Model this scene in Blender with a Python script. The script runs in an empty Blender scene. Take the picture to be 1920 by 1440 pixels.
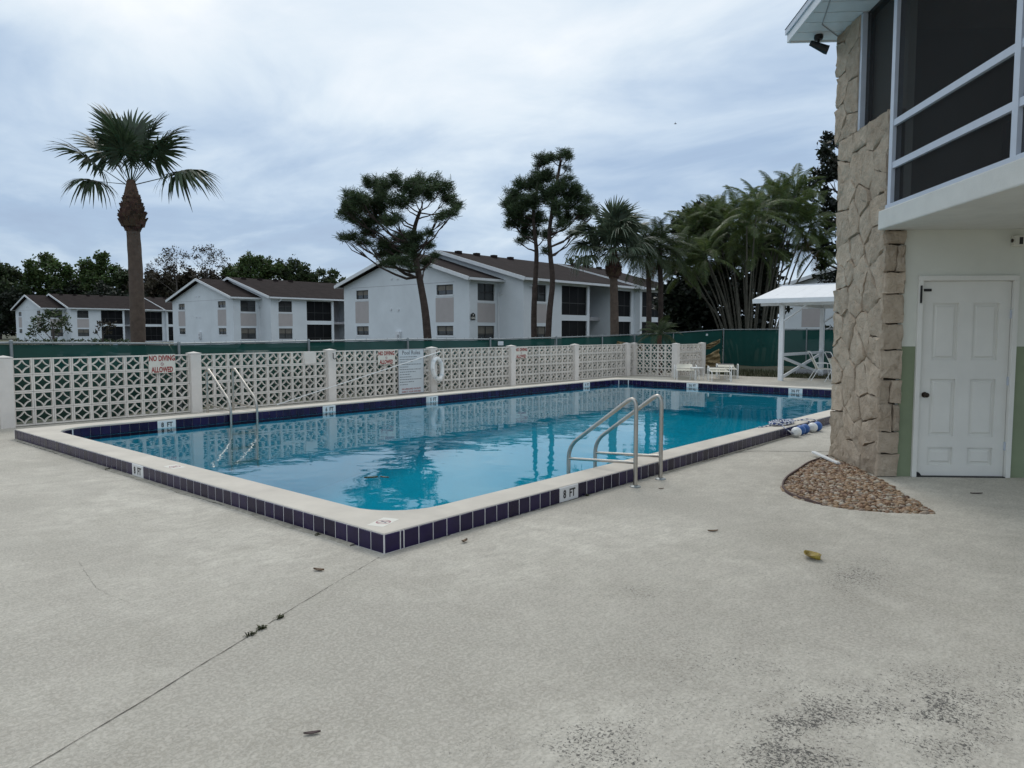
import bpy, bmesh, math, random
import numpy as np
from mathutils import Vector, Matrix
from mathutils.geometry import tessellate_polygon
random.seed(7); RNG = np.random.default_rng(11)
R = math.radians
SC = bpy.context.scene
COL = SC.collection

# ------------------------------------------------------------------ camera
F, HZ, H, CX, CY = 1368., 622., 1.7, 960., 720.
PITCH = math.atan((CY - HZ) / F); YAW = R(41)
cam = bpy.data.objects.new('camera', bpy.data.cameras.new('camera'))
COL.objects.link(cam); SC.camera = cam
cam.data.sensor_width = 36; cam.data.lens = 36 * F / 1920
cam.data.clip_start = 0.05; cam.data.clip_end = 3000
cam.location = (0, 0, H)
_fw = Vector((math.cos(YAW) * math.cos(PITCH), math.sin(YAW) * math.cos(PITCH), -math.sin(PITCH)))
cam.rotation_euler = _fw.to_track_quat('-Z', 'Y').to_euler()
SC.render.resolution_x, SC.render.resolution_y = 1024, 768

# ------------------------------------------------------------------ sky
SUN_AZ, SUN_EL = R(44), R(50)          # azimuth from +X towards +Y
w = bpy.data.worlds.new('World'); SC.world = w; w.use_nodes = True
nt = w.node_tree; nt.nodes.clear()
def N(t, **k):
    n = nt.nodes.new(t)
    for a, b in k.items(): setattr(n, a, b)
    return n
def L(a, b): nt.links.new(a, b)
def mth(op, a, b=None, c=None):
    n = N('ShaderNodeMath', operation=op)
    for i, v in enumerate((a, b, c)):
        if v is None: continue
        if isinstance(v, (int, float)): n.inputs[i].default_value = v
        else: L(v, n.inputs[i])
    return n.outputs[0]
sky = N('ShaderNodeTexSky', sky_type='NISHITA', sun_disc=False)
sky.sun_elevation = SUN_EL; sky.sun_rotation = R(90) - SUN_AZ
skm = N('ShaderNodeMixRGB', blend_type='MULTIPLY'); skm.inputs[0].default_value = 1
L(sky.outputs[0], skm.inputs[1]); skm.inputs[2].default_value = (.10, .10, .10, 1)
tc = N('ShaderNodeTexCoord'); sep = N('ShaderNodeSeparateXYZ'); L(tc.outputs['Generated'], sep.inputs[0])
zc = mth('MAXIMUM', sep.outputs[2], 0.0)
den = mth('ADD', zc, 0.13)
cmb = N('ShaderNodeCombineXYZ'); L(mth('DIVIDE', sep.outputs[0], den), cmb.inputs[0]); L(mth('DIVIDE', sep.outputs[1], den), cmb.inputs[1])
def cloud(scale, detail, rough, dist, rot, stretch, off):
    mp = N('ShaderNodeMapping'); mp.inputs['Rotation'].default_value = (0, 0, rot); mp.inputs['Scale'].default_value = stretch
    mp.inputs['Location'].default_value = off
    L(cmb.outputs[0], mp.inputs[0])
    nn = N('ShaderNodeTexNoise'); nn.inputs['Scale'].default_value = scale; nn.inputs['Detail'].default_value = detail
    nn.inputs['Roughness'].default_value = rough; nn.inputs['Distortion'].default_value = dist
    L(mp.outputs[0], nn.inputs[0]); return nn.outputs[0]
c1 = cloud(.62, 6, .52, .35, R(131), (1, .9, 1), (3.1, 1.7, 0))
c2 = cloud(1.7, 7, .56, .4, R(120), (1, .7, 1), (7.3, 2.2, 0))
cs = mth('ADD', mth('MULTIPLY', c1, .55), mth('MULTIPLY', c2, .45))
el = N('ShaderNodeMapRange'); L(zc, el.inputs[0]); el.inputs[1].default_value = 0; el.inputs[2].default_value = .62; el.inputs[3].default_value = -.05; el.inputs[4].default_value = .16
el.interpolation_type = 'SMOOTHSTEP'
sdir = N('ShaderNodeVectorMath', operation='DOT_PRODUCT'); L(tc.outputs['Generated'], sdir.inputs[0]); sdir.inputs[1].default_value = (math.cos(SUN_EL) * math.cos(SUN_AZ), math.cos(SUN_EL) * math.sin(SUN_AZ), math.sin(SUN_EL))
glow = N('ShaderNodeMapRange', interpolation_type='SMOOTHSTEP'); L(sdir.outputs['Value'], glow.inputs[0]); glow.inputs[1].default_value = .72; glow.inputs[2].default_value = 1.; glow.inputs[3].default_value = 0; glow.inputs[4].default_value = .20
cf = mth('ADD', mth('ADD', cs, el.outputs[0]), glow.outputs[0])
rp = N('ShaderNodeValToRGB'); L(cf, rp.inputs[0])
cr = rp.color_ramp; cr.elements[0].position = .33; cr.elements[0].color = (.285, .37, .515, 1)
cr.elements[1].position = .80; cr.elements[1].color = (.88, .89, .89, 1)
for p_, c_ in ((.44, (.325, .43, .58, 1)), (.53, (.455, .555, .675, 1)), (.62, (.62, .70, .77, 1))):
    e = cr.elements.new(p_); e.color = c_
mx = N('ShaderNodeMixRGB'); mx.inputs[0].default_value = .9
L(skm.outputs[0], mx.inputs[1]); L(rp.outputs[0], mx.inputs[2])
bg = N('ShaderNodeBackground'); L(mx.outputs[0], bg.inputs[0]); bg.inputs[1].default_value = 1.0
out = N('ShaderNodeOutputWorld'); L(bg.outputs[0], out.inputs[0])
# ------------------------------------------------------------------ sun and exposure
sl = bpy.data.lights.new('sun', 'SUN'); sl.energy = .7; sl.angle = R(18); sl.color = (1, .96, .9)
so = bpy.data.objects.new('sun', sl); COL.objects.link(so)
so.rotation_euler = Vector((math.cos(SUN_EL) * math.cos(SUN_AZ), math.cos(SUN_EL) * math.sin(SUN_AZ), math.sin(SUN_EL))).to_track_quat('Z', 'Y').to_euler()
so.location = (0, 0, 40)
SC.view_settings.view_transform = 'Standard'; SC.view_settings.look = 'None'
SC.view_settings.exposure = 0.29; SC.view_settings.gamma = 1

# ------------------------------------------------------------------ measuring helpers
def ray(x, y):
    a = (x - CX) / F; b = (CY - y) / F
    fw = math.cos(PITCH) + b * math.sin(PITCH); up = -math.sin(PITCH) + b * math.cos(PITCH)
    return Vector((fw * math.cos(YAW) + a * math.sin(YAW), fw * math.sin(YAW) - a * math.cos(YAW), up))
def atD(x, y, D):
    r = ray(x, y); t = D / (r.x * math.cos(YAW) + r.y * math.sin(YAW)); return Vector((r.x * t, r.y * t, H + r.z * t))
FWD = Vector((math.cos(YAW), math.sin(YAW), 0)); RGT = Vector((math.sin(YAW), -math.cos(YAW), 0))

# ------------------------------------------------------------------ materials
def mat(name, col, rough=.7, var=.12, scale=4., bump=0., bscale=None, metal=0., spec=.5, col2=None, detail=6, island=0., trans=0., bdist=.01, coords='Object', contrast=1., orand=0.):
    m = bpy.data.materials.new(name); m.use_nodes = True; t = m.node_tree; nd = t.nodes; b = nd['Principled BSDF']; ln = t.links.new
    b.inputs['Roughness'].default_value = rough; b.inputs['Metallic'].default_value = metal; b.inputs['Specular IOR Level'].default_value = spec
    c = (*col, 1); d = (*col2, 1) if col2 else tuple(max(0, x * (1 - 2 * var)) for x in col) + (1,)
    tcx = nd.new('ShaderNodeTexCoord')
    n = nd.new('ShaderNodeTexNoise'); n.inputs['Scale'].default_value = scale; n.inputs['Detail'].default_value = detail; n.inputs['Roughness'].default_value = .62
    if coords == 'World': cvec = nd.new('ShaderNodeNewGeometry').outputs['Position']
    else: cvec = tcx.outputs[coords]
    ln(cvec, n.inputs['Vector'])
    rmp = nd.new('ShaderNodeMapRange'); rmp.inputs[1].default_value = .5 - .22 / contrast; rmp.inputs[2].default_value = .5 + .22 / contrast; ln(n.outputs[0], rmp.inputs[0])
    mix = nd.new('ShaderNodeMixRGB'); mix.inputs[1].default_value = d; mix.inputs[2].default_value = c; ln(rmp.outputs[0], mix.inputs[0])
    last = mix.outputs[0]
    if island:
        g = nd.new('ShaderNodeNewGeometry'); hs = nd.new('ShaderNodeHueSaturation')
        mr = nd.new('ShaderNodeMapRange'); mr.inputs[3].default_value = 1 - island; mr.inputs[4].default_value = 1 + island; ln(g.outputs['Random Per Island'], mr.inputs[0])
        ln(mr.outputs[0], hs.inputs['Value'])
        mr2 = nd.new('ShaderNodeMapRange'); mr2.inputs[3].default_value = .5 - island * .06; mr2.inputs[4].default_value = .5 + island * .06
        fr = nd.new('ShaderNodeMath'); fr.operation = 'FRACT'; ml = nd.new('ShaderNodeMath'); ml.operation = 'MULTIPLY'; ml.inputs[1].default_value = 37.7
        ln(g.outputs['Random Per Island'], ml.inputs[0]); ln(ml.outputs[0], fr.inputs[0]); ln(fr.outputs[0], mr2.inputs[0]); ln(mr2.outputs[0], hs.inputs['Hue'])
        ln(last, hs.inputs['Color']); last = hs.outputs[0]
    if orand:
        oi = nd.new('ShaderNodeObjectInfo'); hs2 = nd.new('ShaderNodeHueSaturation'); mo = nd.new('ShaderNodeMapRange'); mo.inputs[3].default_value = 1 - orand; mo.inputs[4].default_value = 1 + orand
        ln(oi.outputs['Random'], mo.inputs[0]); ln(mo.outputs[0], hs2.inputs['Value']); ln(last, hs2.inputs['Color']); last = hs2.outputs[0]
    ln(last, b.inputs['Base Color'])
    if bump:
        n2 = nd.new('ShaderNodeTexNoise'); n2.inputs['Scale'].default_value = bscale or scale * 4; n2.inputs['Detail'].default_value = 8; n2.inputs['Roughness'].default_value = .65
        ln(cvec, n2.inputs['Vector'])
        bp = nd.new('ShaderNodeBump'); bp.inputs['Strength'].default_value = bump; bp.inputs['Distance'].default_value = bdist; ln(n2.outputs[0], bp.inputs['Height']); ln(bp.outputs[0], b.inputs['Normal'])
    if trans:
        tr = nd.new('ShaderNodeBsdfTranslucent'); ln(last, tr.inputs[0]); ms = nd.new('ShaderNodeMixShader'); ms.inputs[0].default_value = trans
        ln(b.outputs[0], ms.inputs[1]); ln(tr.outputs[0], ms.inputs[2]); ln(ms.outputs[0], nd['Material Output'].inputs[0])
    return m
M = {}
def pebble_material():
    m = bpy.data.materials.new('river_pebbles'); m.use_nodes = True; t = m.node_tree; nd = t.nodes; b = nd['Principled BSDF']; ln = t.links.new; b.inputs['Roughness'].default_value = .6
    g = nd.new('ShaderNodeNewGeometry'); r_ = nd.new('ShaderNodeValToRGB'); cr_ = r_.color_ramp; cr_.elements[0].color = (.13, .065, .04, 1); cr_.elements[1].color = (.62, .55, .45, 1)
    for p_, c_ in ((.2, (.27, .145, .075, 1)), (.42, (.38, .235, .125, 1)), (.6, (.44, .29, .17, 1)), (.75, (.30, .22, .17, 1)), (.88, (.52, .42, .30, 1))): e = cr_.elements.new(p_); e.color = c_
    ln(g.outputs['Random Per Island'], r_.inputs[0]); tc = nd.new('ShaderNodeTexCoord'); n = nd.new('ShaderNodeTexNoise'); n.inputs['Scale'].default_value = 40; ln(tc.outputs['Object'], n.inputs[0])
    mx_ = nd.new('ShaderNodeMixRGB'); mx_.blend_type = 'MULTIPLY'; mx_.inputs[0].default_value = .5; ln(r_.outputs[0], mx_.inputs[1]); ln(n.outputs[0], mx_.inputs[2]); ln(mx_.outputs[0], b.inputs['Base Color']); return m
M['block'] = mat('block_paint', (.80, .75, .69), .85, .11, 2.2, .3, 60, coords='World', orand=.05, detail=9)
M['post'] = mat('post_paint', (.78, .735, .685), .85, .09, 2.5, .25, 50, coords='World', detail=9)
M['coping'] = mat('coping_concrete', (.66, .61, .53), .88, .11, 2.2, .5, 90, bdist=.005, detail=10)
M['tile'] = mat('navy_tile', (.015, .008, .050), .25, .2, 9, .06, 25, coords='World', orand=.35, spec=.3)
M['grout'] = mat('grout', (.72, .70, .70), .9, .1, 8)
M['white_tile'] = mat('white_tile', (.74, .74, .74), .25, .04, 8)
M['ink'] = mat('black_ink', (.015, .015, .015), .5, .05)
M['red'] = mat('red_ink', (.36, .035, .03), .6, .15, 30)
M['pink'] = mat('faded_red', (.45, .22, .24), .7, .15, 60)
M['signwhite'] = mat('sign_white', (.74, .72, .64), .5, .06, 6)
M['signblue'] = mat('sign_paper_white', (.60, .65, .68), .45, .04, 3)
M['greytext'] = mat('grey_text', (.16, .18, .2), .6, .05)
M['steel'] = mat('stainless_steel', (.54, .51, .46), .36, .1, 20, .05, 80, metal=1.)
M['galv'] = mat('galvanised_pipe', (.30, .33, .34), .5, .1, 12, metal=.6)
M['white'] = mat('white_paint', (.78, .80, .82), .5, .05, 6, .06, 40)
M['whiteplastic'] = mat('white_plastic', (.80, .81, .80), .35, .06, 10)
M['strap'] = mat('vinyl_strap', (.72, .69, .58), .5, .08, 10)
M['navy'] = mat('dark_strap', (.012, .016, .03), .5, .1, 10)
M['blueplastic'] = mat('blue_float', (.03, .13, .42), .45, .15, 14)
M['tarp'] = mat('tan_canvas', (.30, .22, .11), .85, .2, 4, .3, 14, bdist=.03)
M['house'] = mat('house_stucco', (.74, .78, .81), .9, .07, .55, .3, 9, bdist=.02, coords='World', detail=10)
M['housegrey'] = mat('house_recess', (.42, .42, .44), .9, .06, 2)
M['housetan'] = mat('house_tan_panel', (.47, .43, .42), .9, .05, 2, .1, 20)
M['fascia'] = mat('fascia_white', (.74, .76, .78), .6, .05, 2)
M['shingle'] = mat('brown_shingles', (.034, .026, .025), .95, .25, 1.4, .5, 8, bdist=.03, spec=.08)
M['winframe'] = mat('bronze_frame', (.03, .03, .03), .4, .1)
M['pane'] = mat('window_glass', (.05, .055, .055), .06, .5, .7, spec=.7, col2=(.015, .017, .02))
M['blind'] = mat('window_blind', (.20, .18, .15), .7, .15, 3)
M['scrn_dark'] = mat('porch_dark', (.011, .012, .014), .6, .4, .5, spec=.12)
M['pine_bark'] = mat('pine_bark', (.085, .06, .05), .95, .3, 5, .8, 14, bdist=.05)
M['palm_bark'] = mat('palm_bark', (.135, .097, .075), .95, .22, 6, .7, 22, bdist=.03)
M['boot'] = mat('palm_boot', (.10, .055, .038), .9, .3, 10, .4, 40, island=.45)
M['bark'] = mat('grey_bark', (.10, .085, .075), .95, .25, 5, .6, 14, bdist=.03)
M['cane'] = mat('palm_cane', (.15, .135, .105), .8, .3, 3, .3, 20, col2=(.06, .06, .045))
M['pine_leaf'] = mat('pine_needles', (.072, .112, .048), .65, .2, 1.2, island=.5, trans=.35)
M['leaf'] = mat('broad_leaves', (.056, .086, .030), .6, .25, .5, island=.5, trans=.25)
M['leafbright'] = mat('fresh_leaves', (.085, .135, .038), .6, .25, .3, island=.5, trans=.3)
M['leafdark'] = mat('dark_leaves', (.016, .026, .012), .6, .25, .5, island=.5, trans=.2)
M['leafdry'] = mat('sparse_leaves', (.055, .045, .026), .7, .25, .5, island=.5, trans=.2)
M['sabal'] = mat('sabal_frond', (.052, .085, .042), .5, .25, 3, island=.4, trans=.25)
M['sabal2'] = mat('sabal_grey_frond', (.13, .17, .11), .5, .25, 3, island=.4, trans=.25)
M['arecaleaf'] = mat('areca_frond', (.125, .165, .055), .5, .3, 1.2, island=.45, trans=.35, col2=(.060, .090, .030))
M['deadfrond'] = mat('dry_frond', (.13, .075, .03), .8, .3, 2, island=.4, trans=.2)
M['stone'] = mat('faux_stone', (.60, .515, .41), .95, .14, 4.5, 1.0, 13, col2=(.38, .295, .215), bdist=.05, coords='World', orand=.12, spec=.2, contrast=.7)
M['mortar'] = mat('stone_mortar', (.10, .08, .06), .95, .2, 8, .6, 30)
M['wallwhite'] = mat('wall_white', (.74, .75, .68), .85, .05, 1.5, .3, 40, bdist=.005)
M['wallgreen'] = mat('wall_green', (.25, .30, .19), .85, .08, 2, .3, 40, bdist=.005)
M['slab'] = mat('slab_stucco', (.68, .68, .64), .85, .07, 3, .4, 50, bdist=.006)
M['door'] = mat('door_paint', (.80, .79, .74), .5, .05, 2, .05, 30)
M['alu'] = mat('painted_aluminium', (.55, .60, .68), .4, .05, 6)
M['brass'] = mat('dark_bronze', (.05, .035, .025), .4, .2, 20, metal=.6)
M['black'] = mat('black_plastic', (.012, .012, .013), .5, .1)
M['interior'] = mat('porch_interior', (.30, .29, .27), .9, .1, 1)
M['furn'] = mat('dark_furniture', (.03, .018, .016), .7, .2, 3)
M['edging'] = mat('brown_edging', (.13, .085, .075), .8, .2, 8)
M['pebble'] = pebble_material()
M['soil'] = mat('soil', (.09, .065, .045), .95, .3, 8)
M['leafyellow'] = mat('yellow_leaf', (.42, .33, .05), .5, .35, 25, col2=(.13, .07, .02))
M['leafbrown'] = mat('brown_leaf', (.14, .075, .03), .6, .35, 30)
M['leafplum'] = mat('plum_leaf', (.05, .022, .025), .6, .3, 30)
M['weed'] = mat('weed_green', (.06, .065, .02), .7, .3, 20, island=.4)
M['crack'] = mat('crack_dirt', (.12, .108, .085), .95, .3, 20)
M['lip'] = mat('old_mortar_lip', (.50, .46, .38), .95, .3, 9, .5, 40)
M['carwhite'] = mat('car_white', (.75, .77, .8), .2, .03); M['cardark'] = mat('car_dark', (.03, .04, .06), .2, .05); M['tyre'] = mat('tyre', (.02, .02, .02), .8, .1)
M['carsilver'] = mat('car_silver', (.4, .42, .44), .25, .03, metal=.5)

def nodes_of(name):
    m = bpy.data.materials.new(name); m.use_nodes = True; t = m.node_tree; return m, t, t.nodes, t.links.new, t.nodes['Principled BSDF']
# pool deck: textured acrylic concrete with mildew patches
def deck_material():
    m, t, nd, ln, b = nodes_of('deck_concrete'); b.inputs['Roughness'].default_value = .88
    tc = nd.new('ShaderNodeTexCoord')
    def noise(s, d=6, r=.6, dist=0):
        n = nd.new('ShaderNodeTexNoise'); n.inputs['Scale'].default_value = s; n.inputs['Detail'].default_value = d; n.inputs['Roughness'].default_value = r; n.inputs['Distortion'].default_value = dist
        ln(tc.outputs['Object'], n.inputs[0]); return n.outputs[0]
    def mr(v, a, b_, c=0., d=1.):
        n = nd.new('ShaderNodeMapRange'); ln(v, n.inputs[0])
        for i, q in zip((1, 2, 3, 4), (a, b_, c, d)): n.inputs[i].default_value = q
        return n.outputs[0]
    def ma(op, a, b_):
        n = nd.new('ShaderNodeMath'); n.operation = op; n.use_clamp = True
        for i, q in enumerate((a, b_)):
            if isinstance(q, (int, float)): n.inputs[i].default_value = q
            else: ln(q, n.inputs[i])
        return n.outputs[0]
    def mixc(f, a, b_):
        n = nd.new('ShaderNodeMixRGB')
        if isinstance(f, float): n.inputs[0].default_value = f
        else: ln(f, n.inputs[0])
        for i, q in ((1, a), (2, b_)):
            if isinstance(q, tuple): n.inputs[i].default_value = (*q, 1)
            else: ln(q, n.inputs[i])
        return n.outputs[0]
    tw = nd.new('ShaderNodeMapping'); tw.inputs['Scale'].default_value = (7, 26, 1); tw.inputs['Rotation'].default_value = (0, 0, .9); ln(tc.outputs['Object'], tw.inputs[0]); twn = nd.new('ShaderNodeTexNoise'); twn.inputs['Scale'].default_value = 1.; twn.inputs['Detail'].default_value = 6; twn.inputs['Roughness'].default_value = .7; twn.inputs['Distortion'].default_value = 1.2; ln(tw.outputs[0], twn.inputs[0]); trowel = twn.outputs[0]
    big = noise(.45, 4, .55, .3); mid = noise(3.6, 8, .72, .5); fine = noise(58, 4, .6, .7); speck = noise(70, 7, .74, .9)
    col = mixc(mr(big, .38, .62), (.43, .404, .345), (.645, .61, .525))
    col = mixc(ma('MULTIPLY', mr(mid, .40, .64), .70), col, (.38, .35, .30))
    col = mixc(ma('MULTIPLY', mr(trowel, .42, .64), .55), col, (.35, .33, .28))
    blot = noise(1.15, 9, .7, .8); col = mixc(ma('MULTIPLY', mr(blot, .50, .62), .40), col, (.345, .32, .265))
    # raised splatter texture: flat knocked-down islands slightly lighter
    isl = mr(fine, .44, .56)
    col = mixc(ma('MULTIPLY', isl, .30), col, (.65, .61, .54))
    low = mr(fine, .47, .36)
    col = mixc(ma('MULTIPLY', low, .32), col, (.26, .235, .195))
    # mildew in the low spots of the texture, in patches
    def patch(x, y, rx, ry, s):
        mp = nd.new('ShaderNodeMapping'); mp.inputs['Location'].default_value = (-x / rx, -y / ry, 0); mp.inputs['Scale'].default_value = (1 / rx, 1 / ry, 0)
        ln(tc.outputs['Object'], mp.inputs[0]); g = nd.new('ShaderNodeVectorMath'); g.operation = 'LENGTH'; ln(mp.outputs[0], g.inputs[0])
        return mr(g.outputs[1], 1.0, .15, 0, s)
    ps = [(3.05, 1.02, 1.0, .5, 1.), (3.6, .66, .95, .55, 1.), (2.35, 1.6, .95, .6, .75), (4.07, 2.45, .55, .28, .6), (5.35, 1.45, 1.1, .55, .66), (6.0, 1.15, .7, .3, .45), (3.3, 1.9, .8, .45, .35), (3.4, 1.5, 2.4, 1.5, .46), (5.2, 1.6, 2.0, 1.0, .40), (1.4, 3.0, 1.4, 1.0, .22), (2.1, 2.0, .7, .45, .4), (4.2, .30, .9, .45, .8), (3.3, .95, 1.5, .75, .6), (2.75, 1.15, .6, .3, .8), (1.75, 2.9, .5, .3, .2), (2.2,1.0,.8,.4,.55)]
    acc = None
    for p in ps:
        q = patch(*p); acc = q if acc is None else ma('MAXIMUM', acc, q)
    brk = noise(3.3, 8, .74, 1.2); acc = ma('MULTIPLY', acc, mr(brk, .33, .56, .25, 1.))
    gen = ma('MULTIPLY', mr(noise(.8, 5, .6), .60, .74), .3)
    acc = ma('MAXIMUM', acc, gen)
    th = nd.new('ShaderNodeMath'); th.operation = 'SUBTRACT'; ln(speck, th.inputs[1]); thv = mr(acc, 0, 1, .33, .525); ln(thv, th.inputs[0])
    mask = mr(th.outputs[0], -.015, .03)
    mask = ma('MULTIPLY', mask, mr(acc, .04, .45, .0, .9))
    col = mixc(ma('MULTIPLY', acc, .14), col, (.20, .185, .16))
    col = mixc(mask, col, (.055, .052, .048))
    ln(col, b.inputs['Base Color'])
    bp = nd.new('ShaderNodeBump'); bp.inputs['Strength'].default_value = .55; bp.inputs['Distance'].default_value = .004
    hsum = nd.new('ShaderNodeMath'); hsum.operation = 'ADD'; ln(isl, hsum.inputs[0]); ln(speck, hsum.inputs[1]); ln(hsum.outputs[0], bp.inputs['Height']); ln(bp.outputs[0], b.inputs['Normal'])
    return m
M['deck'] = deck_material()
def ground_material():
    m, t, nd, ln, b = nodes_of('lawn'); b.inputs['Roughness'].default_value = .95
    tc = nd.new('ShaderNodeTexCoord'); n = nd.new('ShaderNodeTexNoise'); n.inputs['Scale'].default_value = .6; n.inputs['Detail'].default_value = 8; ln(tc.outputs['Object'], n.inputs[0])
    r_ = nd.new('ShaderNodeValToRGB'); r_.color_ramp.elements[0].position = .35; r_.color_ramp.elements[0].color = (.075, .06, .038, 1); r_.color_ramp.elements[1].position = .62; r_.color_ramp.elements[1].color = (.05, .065, .025, 1)
    ln(n.outputs[0], r_.inputs[0]); ln(r_.outputs[0], b.inputs['Base Color']); return m
M['ground'] = ground_material()
def water_material():
    m, t, nd, ln, b = nodes_of('pool_water'); nd.remove(b)
    tc = nd.new('ShaderNodeTexCoord')
    def nz(s, st, rot, d=3, w_=.5):
        mp = nd.new('ShaderNodeMapping'); mp.inputs['Scale'].default_value = st; mp.inputs['Rotation'].default_value = (0, 0, rot); ln(tc.outputs['Object'], mp.inputs[0])
        n = nd.new('ShaderNodeTexNoise'); n.inputs['Scale'].default_value = s; n.inputs['Detail'].default_value = d; n.inputs['Roughness'].default_value = w_; n.inputs['Distortion'].default_value = .3; ln(mp.outputs[0], n.inputs[0]); return n.outputs[0]
    a = nz(1.3, (1, 1, 1), .4, 2); c = nz(5.0, (1, .75, 1), .9, 3, .55)
    wk = nz(.35, (1, 1, 1), 0, 2)
    mw = nd.new('ShaderNodeMapRange'); ln(wk, mw.inputs[0]); mw.inputs[1].default_value = .40; mw.inputs[2].default_value = .62; mw.inputs[3].default_value = .25; mw.inputs[4].default_value = 1.
    ml = nd.new('ShaderNodeMath'); ml.operation = 'MULTIPLY'; ln(c, ml.inputs[0]); ln(mw.outputs[0], ml.inputs[1])
    m2 = nd.new('ShaderNodeMath'); m2.operation = 'MULTIPLY_ADD'; ln(ml.outputs[0], m2.inputs[0]); m2.inputs[1].default_value = .16; ln(a, m2.inputs[2])
    bp = nd.new('ShaderNodeBump'); bp.inputs['Strength'].default_value = 1.; bp.inputs['Distance'].default_value = .006; ln(m2.outputs[0], bp.inputs['Height'])
    gl = nd.new('ShaderNodeBsdfGlossy'); gl.inputs['Roughness'].default_value = .015; gl.inputs['Color'].default_value = (1, 1, 1, 1); ln(bp.outputs[0], gl.inputs['Normal'])
    tr = nd.new('ShaderNodeBsdfTransparent'); tr.inputs[0].default_value = (.10, .62, .725, 1)
    fr = nd.new('ShaderNodeFresnel'); fr.inputs['IOR'].default_value = 1.33; ln(bp.outputs[0], fr.inputs['Normal'])
    mx = nd.new('ShaderNodeMixShader'); ln(fr.outputs[0], mx.inputs[0]); ln(tr.outputs[0], mx.inputs[1]); ln(gl.outputs[0], mx.inputs[2])
    ln(mx.outputs[0], nd['Material Output'].inputs[0]); return m
M['water'] = water_material()
M['basin'] = mat('pool_plaster', (.55, .80, .86), .8, .06, .7)
def screen_material(name, col, alpha, pattern=0):
    m, t, nd, ln, b = nodes_of(name); b.inputs['Base Color'].default_value = (*col, 1); b.inputs['Roughness'].default_value = .85; b.inputs['Specular IOR Level'].default_value = .1
    tr = nd.new('ShaderNodeBsdfTransparent'); ms = nd.new('ShaderNodeMixShader'); ms.inputs[0].default_value = alpha
    ln(tr.outputs[0], ms.inputs[1]); ln(b.outputs[0], ms.inputs[2]); ln(ms.outputs[0], nd['Material Output'].inputs[0])
    tc = nd.new('ShaderNodeTexCoord'); n = nd.new('ShaderNodeTexNoise'); n.inputs['Scale'].default_value = 1.1; n.inputs['Detail'].default_value = 5; ln(tc.outputs['Object'], n.inputs[0])
    mixc = nd.new('ShaderNodeMixRGB'); mixc.inputs[1].default_value = (*[c * .7 for c in col], 1); mixc.inputs[2].default_value = (*[min(1, c * 1.3) for c in col], 1); ln(n.outputs[0], mixc.inputs[0])
    ln(mixc.outputs[0], b.inputs['Base Color'])
    return m
M['screen'] = screen_material('insect_screen', (.030, .030, .031), .52)
M['green'] = screen_material('green_windscreen', (.013, .070, .060), .94)
def rope_material():
    m, t, nd, ln, b = nodes_of('braided_rope'); tc = nd.new('ShaderNodeTexCoord'); wv = nd.new('ShaderNodeTexWave'); wv.inputs['Scale'].default_value = 7; wv.inputs['Distortion'].default_value = 1.5; wv.inputs['Detail'].default_value = 1
    wv.bands_direction = 'DIAGONAL'; ln(tc.outputs['Object'], wv.inputs[0]); r_ = nd.new('ShaderNodeValToRGB'); r_.color_ramp.interpolation = 'CONSTANT'; r_.color_ramp.elements[0].color = (.75, .76, .78, 1); r_.color_ramp.elements[1].position = .55; r_.color_ramp.elements[1].color = (.02, .05, .2, 1)
    ln(wv.outputs[0], r_.inputs[0]); ln(r_.outputs[0], b.inputs['Base Color']); b.inputs['Roughness'].default_value = .7; return m
M['rope'] = rope_material()

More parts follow.
